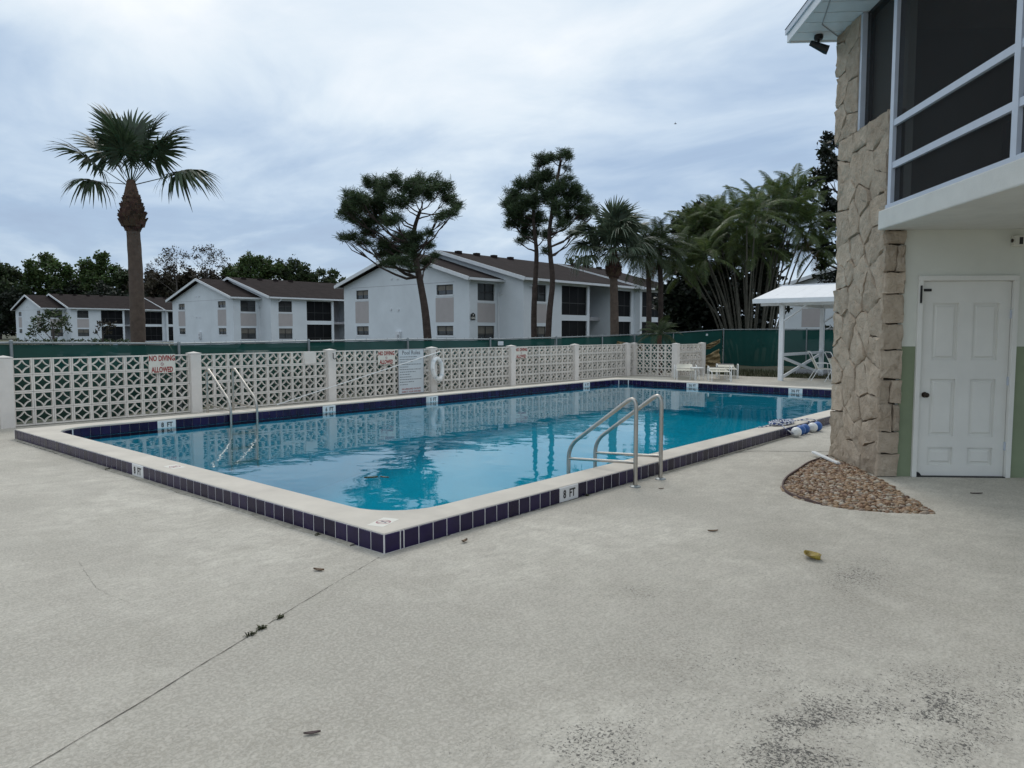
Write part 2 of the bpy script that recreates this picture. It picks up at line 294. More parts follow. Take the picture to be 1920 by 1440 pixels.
# ------------------------------------------------------------------ mesh helpers
ORG = {}
class MB:
    def __init__(s): s.v = []; s.f = []
    def add(s, vs, fs):
        o = len(s.v); s.v += [tuple(v) for v in vs]; s.f += [tuple(i + o for i in f) for f in fs]; return s
    def box(s, a, b, mtx=None):
        x0, y0, z0 = a; x1, y1, z1 = b
        vs = [Vector(p) for p in ((x0, y0, z0), (x1, y0, z0), (x1, y1, z0), (x0, y1, z0), (x0, y0, z1), (x1, y0, z1), (x1, y1, z1), (x0, y1, z1))]
        if mtx: vs = [mtx @ v for v in vs]
        return s.add(vs, ((0, 3, 2, 1), (4, 5, 6, 7), (0, 1, 5, 4), (1, 2, 6, 5), (2, 3, 7, 6), (3, 0, 4, 7)))
    def beam(s, a, b, wd, ht, up=Vector((0, 0, 1))):
        a, b = Vector(a), Vector(b); d = (b - a).normalized(); sd = d.cross(up)
        if sd.length < 1e-4: sd = d.cross(Vector((1, 0, 0)))
        sd.normalize(); u = sd.cross(d); vs = []
        for p in (a, b):
            for i, j in ((-1, -1), (1, -1), (1, 1), (-1, 1)): vs.append(p + sd * i * wd / 2 + u * j * ht / 2)
        return s.add(vs, ((0, 1, 2, 3), (7, 6, 5, 4), (0, 4, 5, 1), (1, 5, 6, 2), (2, 6, 7, 3), (3, 7, 4, 0)))
    def tube(s, pts, r, seg=10, cap=True):
        pts = [Vector(p) for p in pts]; n = len(pts); rs = r if isinstance(r, (list, tuple)) else [r] * n
        t0 = (pts[1] - pts[0]).normalized(); nr = t0.orthogonal().normalized(); base = len(s.v); vs = []; fs = []
        for i, p in enumerate(pts):
            if i == 0: t = t0
            elif i == n - 1: t = (pts[i] - pts[i - 1]).normalized()
            else: t = ((pts[i] - pts[i - 1]).normalized() + (pts[i + 1] - pts[i]).normalized()).normalized()
            nr = (nr - t * nr.dot(t)); nr = nr.normalized() if nr.length > 1e-6 else t.orthogonal().normalized(); bn = t.cross(nr)
            for k in range(seg):
                a = 2 * math.pi * k / seg; vs.append(p + (nr * math.cos(a) + bn * math.sin(a)) * rs[i])
        for i in range(n - 1):
            for k in range(seg):
                k2 = (k + 1) % seg; fs.append((i * seg + k, i * seg + k2, (i + 1) * seg + k2, (i + 1) * seg + k))
        if cap: fs.append(tuple(range(seg - 1, -1, -1))); fs.append(tuple((n - 1) * seg + k for k in range(seg)))
        return s.add(vs, fs)
    def lathe(s, prof, c=(0, 0, 0), seg=24):
        vs = []; fs = []; n = len(prof)
        for r_, z in prof:
            for k in range(seg):
                a = 2 * math.pi * k / seg; vs.append((c[0] + r_ * math.cos(a), c[1] + r_ * math.sin(a), c[2] + z))
        for i in range(n - 1):
            for k in range(seg):
                k2 = (k + 1) % seg; fs.append((i * seg + k, i * seg + k2, (i + 1) * seg + k2, (i + 1) * seg + k))
        fs.append(tuple(range(seg - 1, -1, -1))); fs.append(tuple((n - 1) * seg + k for k in range(seg)))
        return s.add(vs, fs)
    def prism(s, poly, d):
        poly = [Vector(p) for p in poly]; d = Vector(d); n = len(poly)
        return s.add(poly + [p + d for p in poly], [tuple(range(n)), tuple(range(2 * n - 1, n - 1, -1))] + [(i, i + n, (i + 1) % n + n, (i + 1) % n) for i in range(n)])
    def mesh(s, name, org=None, fix=True):
        me = bpy.data.meshes.new(name); o = org or Vector((0, 0, 0))
        me.from_pydata([(x - o[0], y - o[1], z - o[2]) for x, y, z in s.v], [], s.f)
        if fix:
            bm = bmesh.new(); bm.from_mesh(me); bmesh.ops.recalc_face_normals(bm, faces=bm.faces); bm.to_mesh(me); bm.free()
        me.update(); return me
    def build(s, name, m, parent=None, smooth=False, bevel=0., org=None, fix=True):
        o_ = org if org is not None else (ORG.get(parent.name) if parent else Vector((0, 0, 0)))
        me = s.mesh(name, o_, fix); return link(name, me, m, parent, smooth, bevel, o_ if (org is not None and not parent) else None)
def link(name, me, m, parent=None, smooth=False, bevel=0., loc=None):
    o = bpy.data.objects.new(name, me)
    if m is not None and not me.materials: me.materials.append(M[m] if isinstance(m, str) else m)
    COL.objects.link(o)
    if parent: o.parent = parent; ORG[o.name] = ORG.get(parent.name, Vector((0, 0, 0)))
    else: ORG[o.name] = Vector((0, 0, 0))
    if loc is not None: o.location = loc; ORG[o.name] = Vector(loc)
    if smooth:
        me.polygons.foreach_set('use_smooth', [True] * len(me.polygons))
        if smooth == 'auto' or smooth is True: me.set_sharp_from_angle(angle=R(38))
    if bevel:
        md = o.modifiers.new('bevel', 'BEVEL'); md.width = bevel; md.segments = 2; md.limit_method = 'ANGLE'; md.harden_normals = False
    return o
def tag(o, label, cat, group=None):
    o['label'] = label; o['category'] = cat
    if group: o['group'] = group
    return o
def thing(name, label, cat, loc=(0, 0, 0), rz=0., group=None, local=False):
    o = bpy.data.objects.new(name, None); o.empty_display_size = .2; COL.objects.link(o); o.location = loc; o.rotation_euler = (0, 0, rz)
    ORG[o.name] = Vector((0, 0, 0)) if local else Vector(loc)
    return tag(o, label, cat, group)
def struct(o): o['kind'] = 'structure'; return o
def stuff(o): o['kind'] = 'stuff'; return o
def copy_tree(o, parent=None):
    c = o.copy(); COL.objects.link(c); c.parent = parent; ORG[c.name] = ORG.get(o.name, Vector((0, 0, 0)))
    for ch in o.children: copy_tree(ch, c)
    return c
def quads(name, V, m, parent=None, tri=False):
    k = 3 if tri else 4
    V = np.asarray(V, dtype=np.float32).reshape(-1, 3); n = len(V) // k; org = ORG.get(parent.name) if parent else None
    if org is not None: V = V - np.array(org, dtype=np.float32)
    me = bpy.data.meshes.new(name); me.vertices.add(len(V)); me.vertices.foreach_set('co', V.ravel()); me.loops.add(len(V)); me.loops.foreach_set('vertex_index', np.arange(len(V), dtype=np.int32))
    me.polygons.add(n); me.polygons.foreach_set('loop_start', np.arange(n, dtype=np.int32) * k); me.update(calc_edges=True); me.validate()
    return link(name, me, m, parent)
def text(s, size, m, parent, mtx, name='lettering', bold=0., sx=1., fit=0.):
    cu = bpy.data.curves.new('t', 'FONT'); cu.body = s; cu.size = size; cu.align_x = 'CENTER'; cu.align_y = 'CENTER'; cu.offset = bold; cu.extrude = .0008; cu.resolution_u = 2
    ob = bpy.data.objects.new('t', cu); COL.objects.link(ob)
    me = bpy.data.meshes.new_from_object(ob.evaluated_get(bpy.context.evaluated_depsgraph_get())); bpy.data.objects.remove(ob); bpy.data.curves.remove(cu)
    me.materials.clear()
    if fit: xs_ = [v.co.x for v in me.vertices]; sx = fit / (max(xs_) - min(xs_))
    org = ORG.get(parent.name, Vector((0, 0, 0))); me.transform(Matrix.Translation(-org) @ mtx @ Matrix.Diagonal((sx, 1, 1, 1)))
    return link(name, me, m, parent)
def face_mtx(pos, right, up):
    r_, u_ = Vector(right).normalized(), Vector(up).normalized(); n_ = r_.cross(u_); p = Vector(pos)
    return Matrix(((r_.x, u_.x, n_.x, p.x), (r_.y, u_.y, n_.y, p.y), (r_.z, u_.z, n_.z, p.z), (0, 0, 0, 1)))
def smooth_path(pts, n=8, closed=False):
    pts = [Vector(p) for p in pts]; outp = []; N_ = len(pts)
    for i in range(N_ if closed else N_ - 1):
        if closed: p0, p1, p2, p3 = pts[(i - 1) % N_], pts[i], pts[(i + 1) % N_], pts[(i + 2) % N_]
        else: p0, p1, p2, p3 = pts[max(i - 1, 0)], pts[i], pts[i + 1], pts[min(i + 2, N_ - 1)]
        for k in range(n):
            t = k / n; outp.append(.5 * ((2 * p1) + (p2 - p0) * t + (2 * p0 - 5 * p1 + 4 * p2 - p3) * t * t + (3 * p1 - p0 - 3 * p2 + p3) * t ** 3))
    if not closed: outp.append(pts[-1])
    return outp
def rounded(pts, r, n=6):
    "polyline with each inner corner rounded with radius r"
    pts = [Vector(p) for p in pts]; o = [pts[0]]
    for i in range(1, len(pts) - 1):
        a, b, c = pts[i - 1], pts[i], pts[i + 1]; rr = min(r, (a - b).length * .49, (c - b).length * .49)
        p, q = b + (a - b).normalized() * rr, b + (c - b).normalized() * rr
        for k in range(n + 1):
            t = k / n; o.append((1 - t) ** 2 * p + 2 * t * (1 - t) * b + t * t * q)
    o.append(pts[-1]); return o

# ================================================================== THE SETTING
PX0, PX1, PY0, PY1 = 3.5, 20.85, 4.34, 13.5      # pool, outer faces of the coping
IX0, IX1, IY0, IY1 = 3.88, 20.45, 4.70, 13.1     # inner faces
COPZ = .155
def smst(a, b, x): t = min(1, max(0, (x - a) / (b - a))); return t * t * (3 - 2 * t)
def ground_z(x, y): return -.06 - .36 * smst(15.8, 21, y) * (1 - smst(26, 33, x))
xs = [-900, -300, -100, -40, -10, 0, PX0 + .05, 8, 12, 16, PX1 - .05, 23, 25, 27, 29, 31, 33, 36, 40, 50, 70, 100, 200, 500, 1500]
ys = [-900, -300, -100, -40, -10, 0, PY0 + .05, 8, PY1 - .05, 14.5, 15.8, 17, 18, 19, 20, 21, 24, 30, 50, 80, 120, 200, 500, 1500]
mb = MB()
mb.add([(x, y, ground_z(x, y)) for y in ys for x in xs], [(j * len(xs) + i, j * len(xs) + i + 1, (j + 1) * len(xs) + i + 1, (j + 1) * len(xs) + i) for j in range(len(ys) - 1) for i in range(len(xs) - 1)
       if not (xs[i] > PX0 and xs[i + 1] < PX1 and ys[j] > PY0 and ys[j + 1] < PY1)])
struct(mb.build('ground', 'ground'))

A37 = R(37.5); B0 = Vector((9.22, 2.35, 0)); d1 = Vector((math.cos(A37), math.sin(A37), 0)); d2 = Vector((math.sin(A37), -math.cos(A37), 0))
bed_curve = smooth_path([(10.25, 3.22, 0), (9.6, 3.24, 0), (9.0, 3.17, 0), (8.45, 3.10, 0), (7.98, 2.98, 0), (7.66, 2.82, 0), (7.44, 2.60, 0), (7.33, 2.28, 0), (7.36, 1.98, 0), (7.48, 1.70, 0), (7.67, 1.41, 0)], 5)
bed_poly = bed_curve + [Vector((8.3, 1.80, 0)), Vector((9.24, 2.37, 0))]
def flat_with_holes(outer, holes, z, thick):
    loops = [[Vector((p[0], p[1], 0)) for p in outer]] + [[Vector((p[0], p[1], 0)) for p in h] for h in holes]
    tris = tessellate_polygon(loops); allv = [v for l in loops for v in l]; mb = MB()
    mb.add([(v.x, v.y, z) for v in allv], [tuple(t) for t in tris])
    for l in loops:
        n = len(l); mb.add([(v.x, v.y, z) for v in l] + [(v.x, v.y, z - thick) for v in l], [(i, (i + 1) % n, (i + 1) % n + n, i + n) for i in range(n)])
    return mb
deck_outer = [(-9, -8), (27.3, -8), (27.3, 8.8), (26.9, 11.5), (27.4, 12.9), (27.2, 15.5), (-9, 15.5)]
pool_hole = [(PX0 + .03, PY0 + .03), (PX0 + .03, PY1 - .03), (PX1 - .03, PY1 - .03), (PX1 - .03, PY0 + .03)]
mb = flat_with_holes(deck_outer, [pool_hole, [(p.x, p.y) for p in bed_poly]], 0, .10)
deck = struct(mb.build('pool_deck', 'deck', fix=False))
me = deck.data; bm = bmesh.new(); bm.from_mesh(me)
for f in bm.faces:
    if abs(f.normal.z) > .5 and f.normal.z < 0: f.normal_flip()
bm.to_mesh(me); bm.free()
# cracks and joints in the deck
def strip(path, wd, z, jitter, seed, wvar=.6):
    rnd = random.Random(seed); P = []
    path = [Vector(p) for p in path]; pts = []
    for a, b in zip(path[:-1], path[1:]):
        n = max(2, int((b - a).length / .035))
        for k in range(n): pts.append(a.lerp(b, k / n))
    pts.append(path[-1]); vs = []; fs = []; off = 0
    for i, p in enumerate(pts):
        t = (pts[min(i + 1, len(pts) - 1)] - pts[max(i - 1, 0)]).normalized(); s = Vector((-t.y, t.x, 0)); off = off * .85 + rnd.uniform(-1, 1) * jitter
        w_ = wd * (1 + rnd.uniform(-wvar, wvar)); c = p + s * off; vs += [(c.x + s.x * w_ / 2, c.y + s.y * w_ / 2, z), (c.x - s.x * w_ / 2, c.y - s.y * w_ / 2, z)]
        if i: k = 2 * i; fs.append((k - 2, k - 1, k + 1, k))
    return MB().add(vs, fs)
strip([(3.42, 4.30, 0), (2.5, 3.93, 0), (2.11, 3.75, 0)], .003, .003, .002, 1, .9).build('control_joint', 'crack', deck)
strip([(2.11, 3.75, 0), (1.59, 3.53, 0), (1.29, 3.4, 0), (0.84, 3.22, 0), (-2, 2.05, 0)], .0042, .003, .0016, 2, .5).build('control_joint', 'crack', deck)
strip([(9.8, 4.28, 0), (10.07, 4.14, 0), (10.75, 3.28, 0)], .014, .003, .001, 3, .3).build('control_joint', 'crack', deck)
strip([(1.9, 5.9, 0), (1.75, 5.2, 0), (1.8, 4.7, 0)], .0012, .003, .006, 4, .8).build('hairline_crack', 'crack', deck)
strip([(.6, 7.6, 0), (.9, 7.0, 0), (.85, 6.6, 0)], .0022, .003, .006, 5, .8).build('hairline_crack', 'crack', deck)
# broken mortar lip along the foot of the coping
def lip(path, out, seed):
    rnd = random.Random(seed); vs = []; fs = []; path = [Vector(p) for p in path]; o = Vector(out); w_ = .045
    pts = []
    for a, b in zip(path[:-1], path[1:]):
        n = int((b - a).length / .07)
        for k in range(n + 1): pts.append(a.lerp(b, k / n))
    for i, p in enumerate(pts):
        w_ = min(.075, max(.006, w_ + rnd.uniform(-.014, .014))); h_ = .012
        q = p + o * w_; vs += [(p.x, p.y, h_), (q.x, q.y, h_), (q.x + o.x * .004, q.y + o.y * .004, .0005)]
        if i: k = 3 * i; fs += [(k - 3, k - 2, k + 1, k), (k - 2, k - 1, k + 2, k + 1)]
    return MB().add(vs, fs)
lip([(PX0, 13.4, 0), (PX0, 4.7, 0)], (-1, 0, 0), 3).build('mortar_lip', 'lip', deck)
lip([(7.7, PY0, 0), (12.0, PY0, 0)], (0, -1, 0), 8).build('mortar_lip', 'lip', deck)
strip([(PX0 - .055, 13.2, 0), (PX0 - .05, 8, 0), (PX0 - .02, 4.8, 0)], .012, .0025, .004, 9, .9).build('dirt_line', 'crack', deck)
strip([(4.0, PY0 - .008, 0), (8.2, PY0 - .01, 0), (10.2, PY0 - .05, 0), (13, PY0 - .02, 0)], .012, .0025, .004, 10, .9).build('dirt_line', 'crack', deck)

# ---- pool: basin, coping, tiles, water
def inner_loop(x0, y0, x1, y1, r, n=8):
    o = []
    for cx, cy, a0 in ((x0 + r, y0 + r, 180), (x1 - r, y0 + r, 270), (x1 - r, y1 - r, 0), (x0 + r, y1 - r, 90)):
        for k in range(n + 1):
            a = R(a0 + 90 * k / n); o.append((cx + r * math.cos(a), cy + r * math.sin(a)))
    return o
il = inner_loop(IX0, IY0, IX1, IY1, .55)
def depth(x): return -1.75 if x < 8 else -1.75 + (x - 8) / 5 * .75 if x < 13 else -1.0 + (x - 13) / 7.5 * .2
mb = MB(); n = len(il)
mb.add([(x, y, .10) for x, y in il] + [(x, y, -1.8) for x, y in il], [(i, (i + 1) % n, (i + 1) % n + n, i + n) for i in range(n)])
fx = [IX0 - .05, 8, 13, IX1 + .05]; mb.add([(x, y, depth(x)) for x in fx for y in (IY0 - .05, IY1 + .05)], [(0, 1, 3, 2), (2, 3, 5, 4), (4, 5, 7, 6)])
struct(mb.build('pool_basin', 'basin', fix=False))
wl = inner_loop(IX0 - .006, IY0 - .006, IX1 + .006, IY1 + .006, .55)
struct(MB().add([(x, y, 0) for x, y in wl], [tuple(range(len(wl)))]).build('pool_water', 'water', fix=False))
# coping body with a hole
def ring(outer, inner, z0, z1):
    loops = [[Vector((x, y, 0)) for x, y in outer], [Vector((x, y, 0)) for x, y in inner]]; tris = tessellate_polygon(loops); allv = loops[0] + loops[1]; mb = MB(); N_ = len(allv)
    mb.add([(v.x, v.y, z1) for v in allv] + [(v.x, v.y, z0) for v in allv], [tuple(t) for t in tris] + [tuple(reversed([i + N_ for i in t])) for t in tris])
    no = len(outer); ni = len(inner)
    mb.f += [(i, (i + 1) % no, (i + 1) % no + N_, i + N_) for i in range(no)] + [(no + i, no + (i + 1) % ni, no + (i + 1) % ni + N_, no + i + N_) for i in range(ni)]
    return mb
g = .010
orect = [(PX0 + g, PY0 + g), (PX1 - g, PY0 + g), (PX1 - g, PY1 - g), (PX0 + g, PY1 - g)]
coping = struct(ring(orect, il, -.09, COPZ).build('pool_coping', 'coping', smooth=False, bevel=.008))
# grout backing (outer + inner faces) 4 mm behind the tiles
mb = MB(); q = -.0052
for a, b in (((PX0 + q, PY0 + q), (PX0 + q + .016, PY1 - q)), ((PX0 + q + .0161, PY0 + q), (PX1 - q, PY0 + q + .016))):
    mb.box((a[0], a[1], 0.0), (b[0], b[1], .146))
mb.build('grout', 'grout', coping)
il2 = inner_loop(IX0 + .0055, IY0 + .0055, IX1 - .0055, IY1 - .0055, .55)
n = len(il2); MB().add([(x, y, .128) for x, y in il2] + [(x, y, -.03) for x, y in il2], [(i, (i + 1) % n, (i + 1) % n + n, i + n) for i in range(n)]).build('grout', 'grout', coping, fix=False)
def tile_mesh(wd, ht, name='tile', m='tile', th=.012, ch=.005):
    mb = MB(); a, b = wd / 2, ht / 2    # lies in XZ, front at -Y
    mb.add([(-a, 0, -b), (a, 0, -b), (a, 0, b), (-a, 0, b), (-a, -th + ch, -b), (a, -th + ch, -b), (a, -th + ch, b), (-a, -th + ch, b), (-a + ch, -th, -b + ch), (a - ch, -th, -b + ch), (a - ch, -th, b - ch), (-a + ch, -th, b - ch)],
           [(0, 1, 5, 4), (1, 2, 6, 5), (2, 3, 7, 6), (3, 0, 4, 7), (4, 5, 9, 8), (5, 6, 10, 9), (6, 7, 11, 10), (7, 4, 8, 11), (8, 9, 10, 11)])
    me = mb.mesh(name); me.materials.append(M[m]); return me
T = .155; TM = [tile_mesh(T - .006, .145) for _ in range(1)][0]
TMa = [tile_mesh(T - .005 - .0008 * k, .145, ch=.004) for k in range(3)]
TS = tile_mesh(.030, .145); TI = tile_mesh(T - .0045, .15); TIa = [TI, tile_mesh(T - .0055, .15)]
rt = random.Random(3)
def place_tile(me, x, y, z, rz, name='tile'):
    o = bpy.data.objects.new(name, me); COL.objects.link(o); o.parent = coping; o.location = (x, y, z); o.rotation_euler = (rt.gauss(0, .004), 0, rz + rt.gauss(0, .004)); ORG[o.name] = Vector((0, 0, 0)); return o
def marker(s, x, y, z, rz, wd=.31, ht=.148, size=.115):
    me = tile_mesh(wd - .006, ht, 'depth_marker', 'white_tile'); o = place_tile(me, x, y, z, rz, 'depth_marker'); o.rotation_euler = (0, 0, rz); o['label'] = 'white depth marker tile reading ' + s
    bpy.context.view_layer.update()
    text(s, size, 'ink', o, face_mtx((0, -.0135, -.002), (1, 0, 0), (0, 0, 1)), bold=.003, sx=.82)
    return o
# outer face towards the camera's left (facing -X): local -Y must map to -X -> rz = -90
nY = int((PY1 - PY0) / T)
for k in range(nY):
    yc = PY0 + T * (k + .5)
    if k in (28, 29):
        if k == 28: marker('8  FT', PX0 + .004, PY0 + T * 29, .0745, R(-90), 2 * T)
        continue
    place_tile(TMa[k % 3], PX0 + .004, yc, .0745, R(-90))
x = PX0 + T / 2; k = 0
while x < 14.4:
    if k == 1: x += .0195 - T / 2; place_tile(TS, x, PY0 + .004, .0745, 0); x += .0195 + T / 2; k += 1; continue
    if k == 15: marker('8  FT', x + T / 2, PY0 + .004, .0745, 0, 2 * T); x += 2 * T; k += 1; continue
    place_tile(TMa[k % 3], x, PY0 + .004, .0745, 0); x += T; k += 1
# inner faces seen from the camera: far side (facing -Y) and far end (facing -X), following the rounded corners
far = [Vector((IX0, IY1 - .9, 0))] + [Vector((x, y, 0)) for x, y in il[27:36]][::-1] + [Vector((x, y, 0)) for x, y in il[18:27]][::-1] + [Vector((IX1, 5.6, 0))]
seglen = [(b - a).length for a, b in zip(far[:-1], far[1:])]; tot = sum(seglen)
def at_len(s):
    for a, b, l in zip(far[:-1], far[1:], seglen):
        if s <= l: return a.lerp(b, s / l), (b - a).normalized()
        s -= l
    return far[-1], (far[-1] - far[-2]).normalized()
MK = [((5.70, IY1), '8  FT'), ((9.12, IY1), '6  FT'), ((12.12, IY1), '5  FT'), ((18.6, IY1), '4  FT'), ((IX1, 10.45), '3\u00bd FT'), ((IX1, 7.32), '3\u00bd FT')]
s = T / 2
while s < tot:
    p, t = at_len(s); nrm = Vector((t.y, -t.x, 0)); rz = math.atan2(nrm.y, nrm.x) + R(90)
    hit = [mk for mk in MK if (Vector((*mk[0], 0)) - p).length < .155]
    if not hit: place_tile(TIa[int(s / T) % 2], p.x + nrm.x * .004, p.y + nrm.y * .004, .053, rz)
    s += T
for (x, y), sx_ in MK:
    if y == IY1: marker(sx_, x, y - .006, .053, 0, .33, .15)
    else: marker(sx_, x - .006, y, .053, R(-90), .33 if '\u00bd' not in sx_ else .40, .15, .105)
# faded no-diving pictograms set into the coping
def pictogram(x, y, rz):
    mt = Matrix.Translation((x, y, COPZ)) @ Matrix.Rotation(rz, 4, 'Z'); mb = MB(); n = 24
    mb.add([mt @ Vector((r_ * math.cos(2 * math.pi * k / n), r_ * math.sin(2 * math.pi * k / n), .0022)) for k in range(n) for r_ in (.062, .050)], [(2 * k, 2 * k + 1, (2 * k + 3) % (2 * n), (2 * k + 2) % (2 * n)) for k in range(n)])
    mb.add([mt @ Vector(p) for p in ((-.046, .036, .0026), (-.036, .046, .0026), (.046, -.036, .0026), (.036, -.046, .0026))], [(0, 1, 2, 3)])
    pl = MB().box((-.13, -.075, -.01), (.13, .075, .0015), mt).build('warning_tile', 'signwhite', coping); mb.build('pictogram', 'pink', pl, fix=False)
    MB().add([mt @ Vector(p) for p in ((-.02, -.03, .0024), (.005, -.03, .0024), (.03, .028, .0024), (.012, .034, .0024))], [(0, 1, 2, 3)]).build('pictogram', 'greytext', pl, fix=False)
pictogram(3.72, 4.62, R(20)); pictogram(3.71, 8.35, R(90))

# ================================================================== BREEZE BLOCK WALL
WY = 15.2; BW, BH = .3175, .305
wall = thing('breeze_block_wall', 'cream breeze block wall with star pattern blocks and capped posts', 'wall', (3.85, WY, 0))
def breeze_block_mesh():
    mb = MB(); a = BW / 2 - .003; b = BH / 2 - .003; fr = .025; hd = .036
    def ext(outline_o, outline_i):   # ring prism between two loops in XZ
        n = len(outline_o); vs = [(x, -hd, z) for x, z in outline_o] + [(x, -hd, z) for x, z in outline_i] + [(x, hd, z) for x, z in outline_o] + [(x, hd, z) for x, z in outline_i]; fs = []
        for i in range(n):
            j = (i + 1) % n; fs += [(i, j, n + j, n + i), (2 * n + j, 2 * n + i, 3 * n + i, 3 * n + j), (i, 2 * n + i, 2 * n + j, j), (n + j, 3 * n + j, 3 * n + i, n + i)]
        mb.add(vs, fs)
    ext([(-a, -b), (a, -b), (a, b), (-a, b)], [(-a + fr, -b + fr), (a - fr, -b + fr), (a - fr, b - fr), (-a + fr, b - fr)])
    ia, ib = a - fr, b - fr; th = .0105; ns = 7; hd2 = .030
    for sx, sz in ((1, 1), (1, -1), (-1, 1), (-1, -1)):
        vs = []; fs = []
        for k in range(ns):
            t = (math.pi / 2) * k / (ns - 1)
            for rr in (1.0 - .08, 1.0 + .055):
                q = t / (math.pi / 2); lx, lz = (1 - q), q; kx = .72 * math.cos(t) + .28 * lx; kz = .72 * math.sin(t) + .28 * lz; x = sx * (ia - ia * rr * kx); z = sz * (ib - ib * rr * kz); x = max(-ia, min(ia, x)); z = max(-ib, min(ib, z))
                vs += [(x, -hd2, z), (x, hd2, z)]
            if k:
                p, q_ = 4 * (k - 1), 4 * k; fs += [(p, q_, q_ + 2, p + 2), (p + 1, p + 3, q_ + 3, q_ + 1), (p, p + 1, q_ + 1, q_), (p + 2, q_ + 2, q_ + 3, p + 3)]
        mb.add(vs, fs)
    me = mb.mesh('breeze_block'); me.materials.append(M['block']); return me
BBM = breeze_block_mesh()
solid = MB().box((-BW / 2 + .003, -.05, -BH / 2 + .003), (BW / 2 - .003, .05, BH / 2 - .003)).mesh('solid_block'); solid.materials.append(M['block'])
def put(me, name, loc, rz, parent):
    o = bpy.data.objects.new(name, me); COL.objects.link(o); o.parent = parent; o.location = Vector(loc) - ORG[parent.name]; o.rotation_euler = (0, 0, rz); ORG[o.name] = ORG[parent.name]; return o
def post(x, y, rot=0, zt=1.238, s=.113):
    mb = MB(); mb.box((x - s, y - s, -.02), (x + s, y + s, zt)); p = mb.build('post', 'post', wall, bevel=.012)
    c = s + .005; MB().add([(x - c, y - c, zt), (x + c, y - c, zt), (x + c, y + c, zt), (x - c, y + c, zt), (x - c, y - c, zt + .014), (x + c, y - c, zt + .014), (x + c, y + c, zt + .014), (x - c, y + c, zt + .014), (x, y, zt + .046)],
        [(0, 1, 5, 4), (1, 2, 6, 5), (2, 3, 7, 6), (3, 0, 4, 7), (4, 5, 8), (5, 6, 8), (6, 7, 8), (7, 4, 8)]).build('cap', 'post', p)
    return p
rb = random.Random(5)
def bay(p0, dr, ncol, solid_at=None):
    p0 = Vector(p0); dr = Vector(dr); rz = math.atan2(dr.y, dr.x)
    for c_ in range(ncol):
        for r_ in range(4):
            p = p0 + dr * (BW * (c_ + .5)); nrm = Vector((-dr.y, dr.x, 0)) * rb.gauss(0, .0015)
            put(solid if solid_at == (c_, r_) else BBM, 'solid_block' if solid_at == (c_, r_) else 'breeze_block', (p.x + nrm.x, p.y + nrm.y, .01 + BH * (r_ + .5)), rz, wall)
PP = 3.405
for i in range(7):
    x = 3.82 + PP * i; post(x, WY)
    if i < 6: bay((x + .115, WY, 0), (1, 0, 0), 10, (8, 3) if i == 1 else None)
bay((3.82 + 6 * PP + .115, WY, 0), (1, 0, 0), 1)
cxw = 3.82 + 6 * PP + .115 + BW + .115; post(cxw, WY)
bay((cxw, WY - .115, 0), (0, -1, 0), 5); cyw = WY - .115 - 5 * BW - .115; post(cxw, cyw)
bay((cxw + .115, cyw, 0), (1, 0, 0), 6); post(cxw + .115 + 6 * BW + .115, cyw)
# a run of solid wall continuing left out of frame beyond the first post
MB().box((-6, WY - .06, -.02), (3.70, WY + .06, 1.23)).build('solid_wall', 'block', wall)
# ---- signs
def no_diving(x0, x1, z0, z1, lab):
    t = thing('no_diving_sign', lab, 'sign', ((x0 + x1) / 2, WY - .06, z0), group='no diving signs on the breeze block wall')
    y = WY - .075; b = MB().box((x0, y - .004, z0), (x1, y + .004, z1)).build('board', 'signwhite', t, bevel=.002)
    cx = (x0 + x1) / 2; hh = z1 - z0; ww = x1 - x0
    for s_, fz in (('NO DIVING', .78), ('ALLOWED', .17)):
        text(s_, hh * .40, 'red', t, face_mtx((cx, y - .0065, z0 + hh * fz), (1, 0, 0), (0, 0, 1)), bold=.005, fit=ww * (.97 if s_ == 'NO DIVING' else .82))
    mb = MB(); n = 18; R1, R2 = hh * .085, hh * .06; c = Vector((cx, y - .0065, z0 + hh * .48))
    mb.add([c + Vector((r_ * math.cos(2 * math.pi * k / n), 0, r_ * math.sin(2 * math.pi * k / n))) for k in range(n) for r_ in (R1, R2)], [(2 * k, 2 * k + 1, (2 * k + 3) % (2 * n), (2 * k + 2) % (2 * n)) for k in range(n)])
    mb.beam(c + Vector((-R1 * .6, 0, R1 * .6)), c + Vector((R1 * .6, 0, -R1 * .6)), .006, .001, Vector((0, 1, 0))); mb.build('symbol', 'pink', t)
no_diving(6.27, 6.80, .86, 1.24, 'red lettered no diving sign nearest the tall sabal palm, left of the pool ladder')
no_diving(12.07, 12.62, .84, 1.21, 'red lettered no diving sign beside the pool rules board')
no_diving(17.55, 18.15, .85, 1.20, 'small far red lettered no diving sign right of the life ring')
t = thing('pool_rules_sign', 'tall white pool rules board with grey lines of print on the block wall', 'sign', (13.25, WY - .06, .0))
y = WY - .075; x0, x1, z0, z1 = 12.75, 13.66, .02, 1.235
MB().box((x0, y - .005, z0), (x1, y + .005, z1)).build('board', 'signblue', t, bevel=.002)
fb = MB()
for a, b in (((x0, z0), (x1, z0 + .014)), ((x0, z1 - .014), (x1, z1)), ((x0, z0 + .014), (x0 + .014, z1 - .014)), ((x1 - .014, z0 + .014), (x1, z1 - .014))): fb.box((a[0], y - .012, a[1]), (b[0], y - .003, b[1]))
fb.build('frame', 'housegrey', t)
text('Pool Rules', .155, 'greytext', t, face_mtx(((x0 + x1) / 2, y - .0065, z1 - .105), (1, 0, 0), (0, 0, 1)), bold=.002, sx=.98)
rs = random.Random(9)
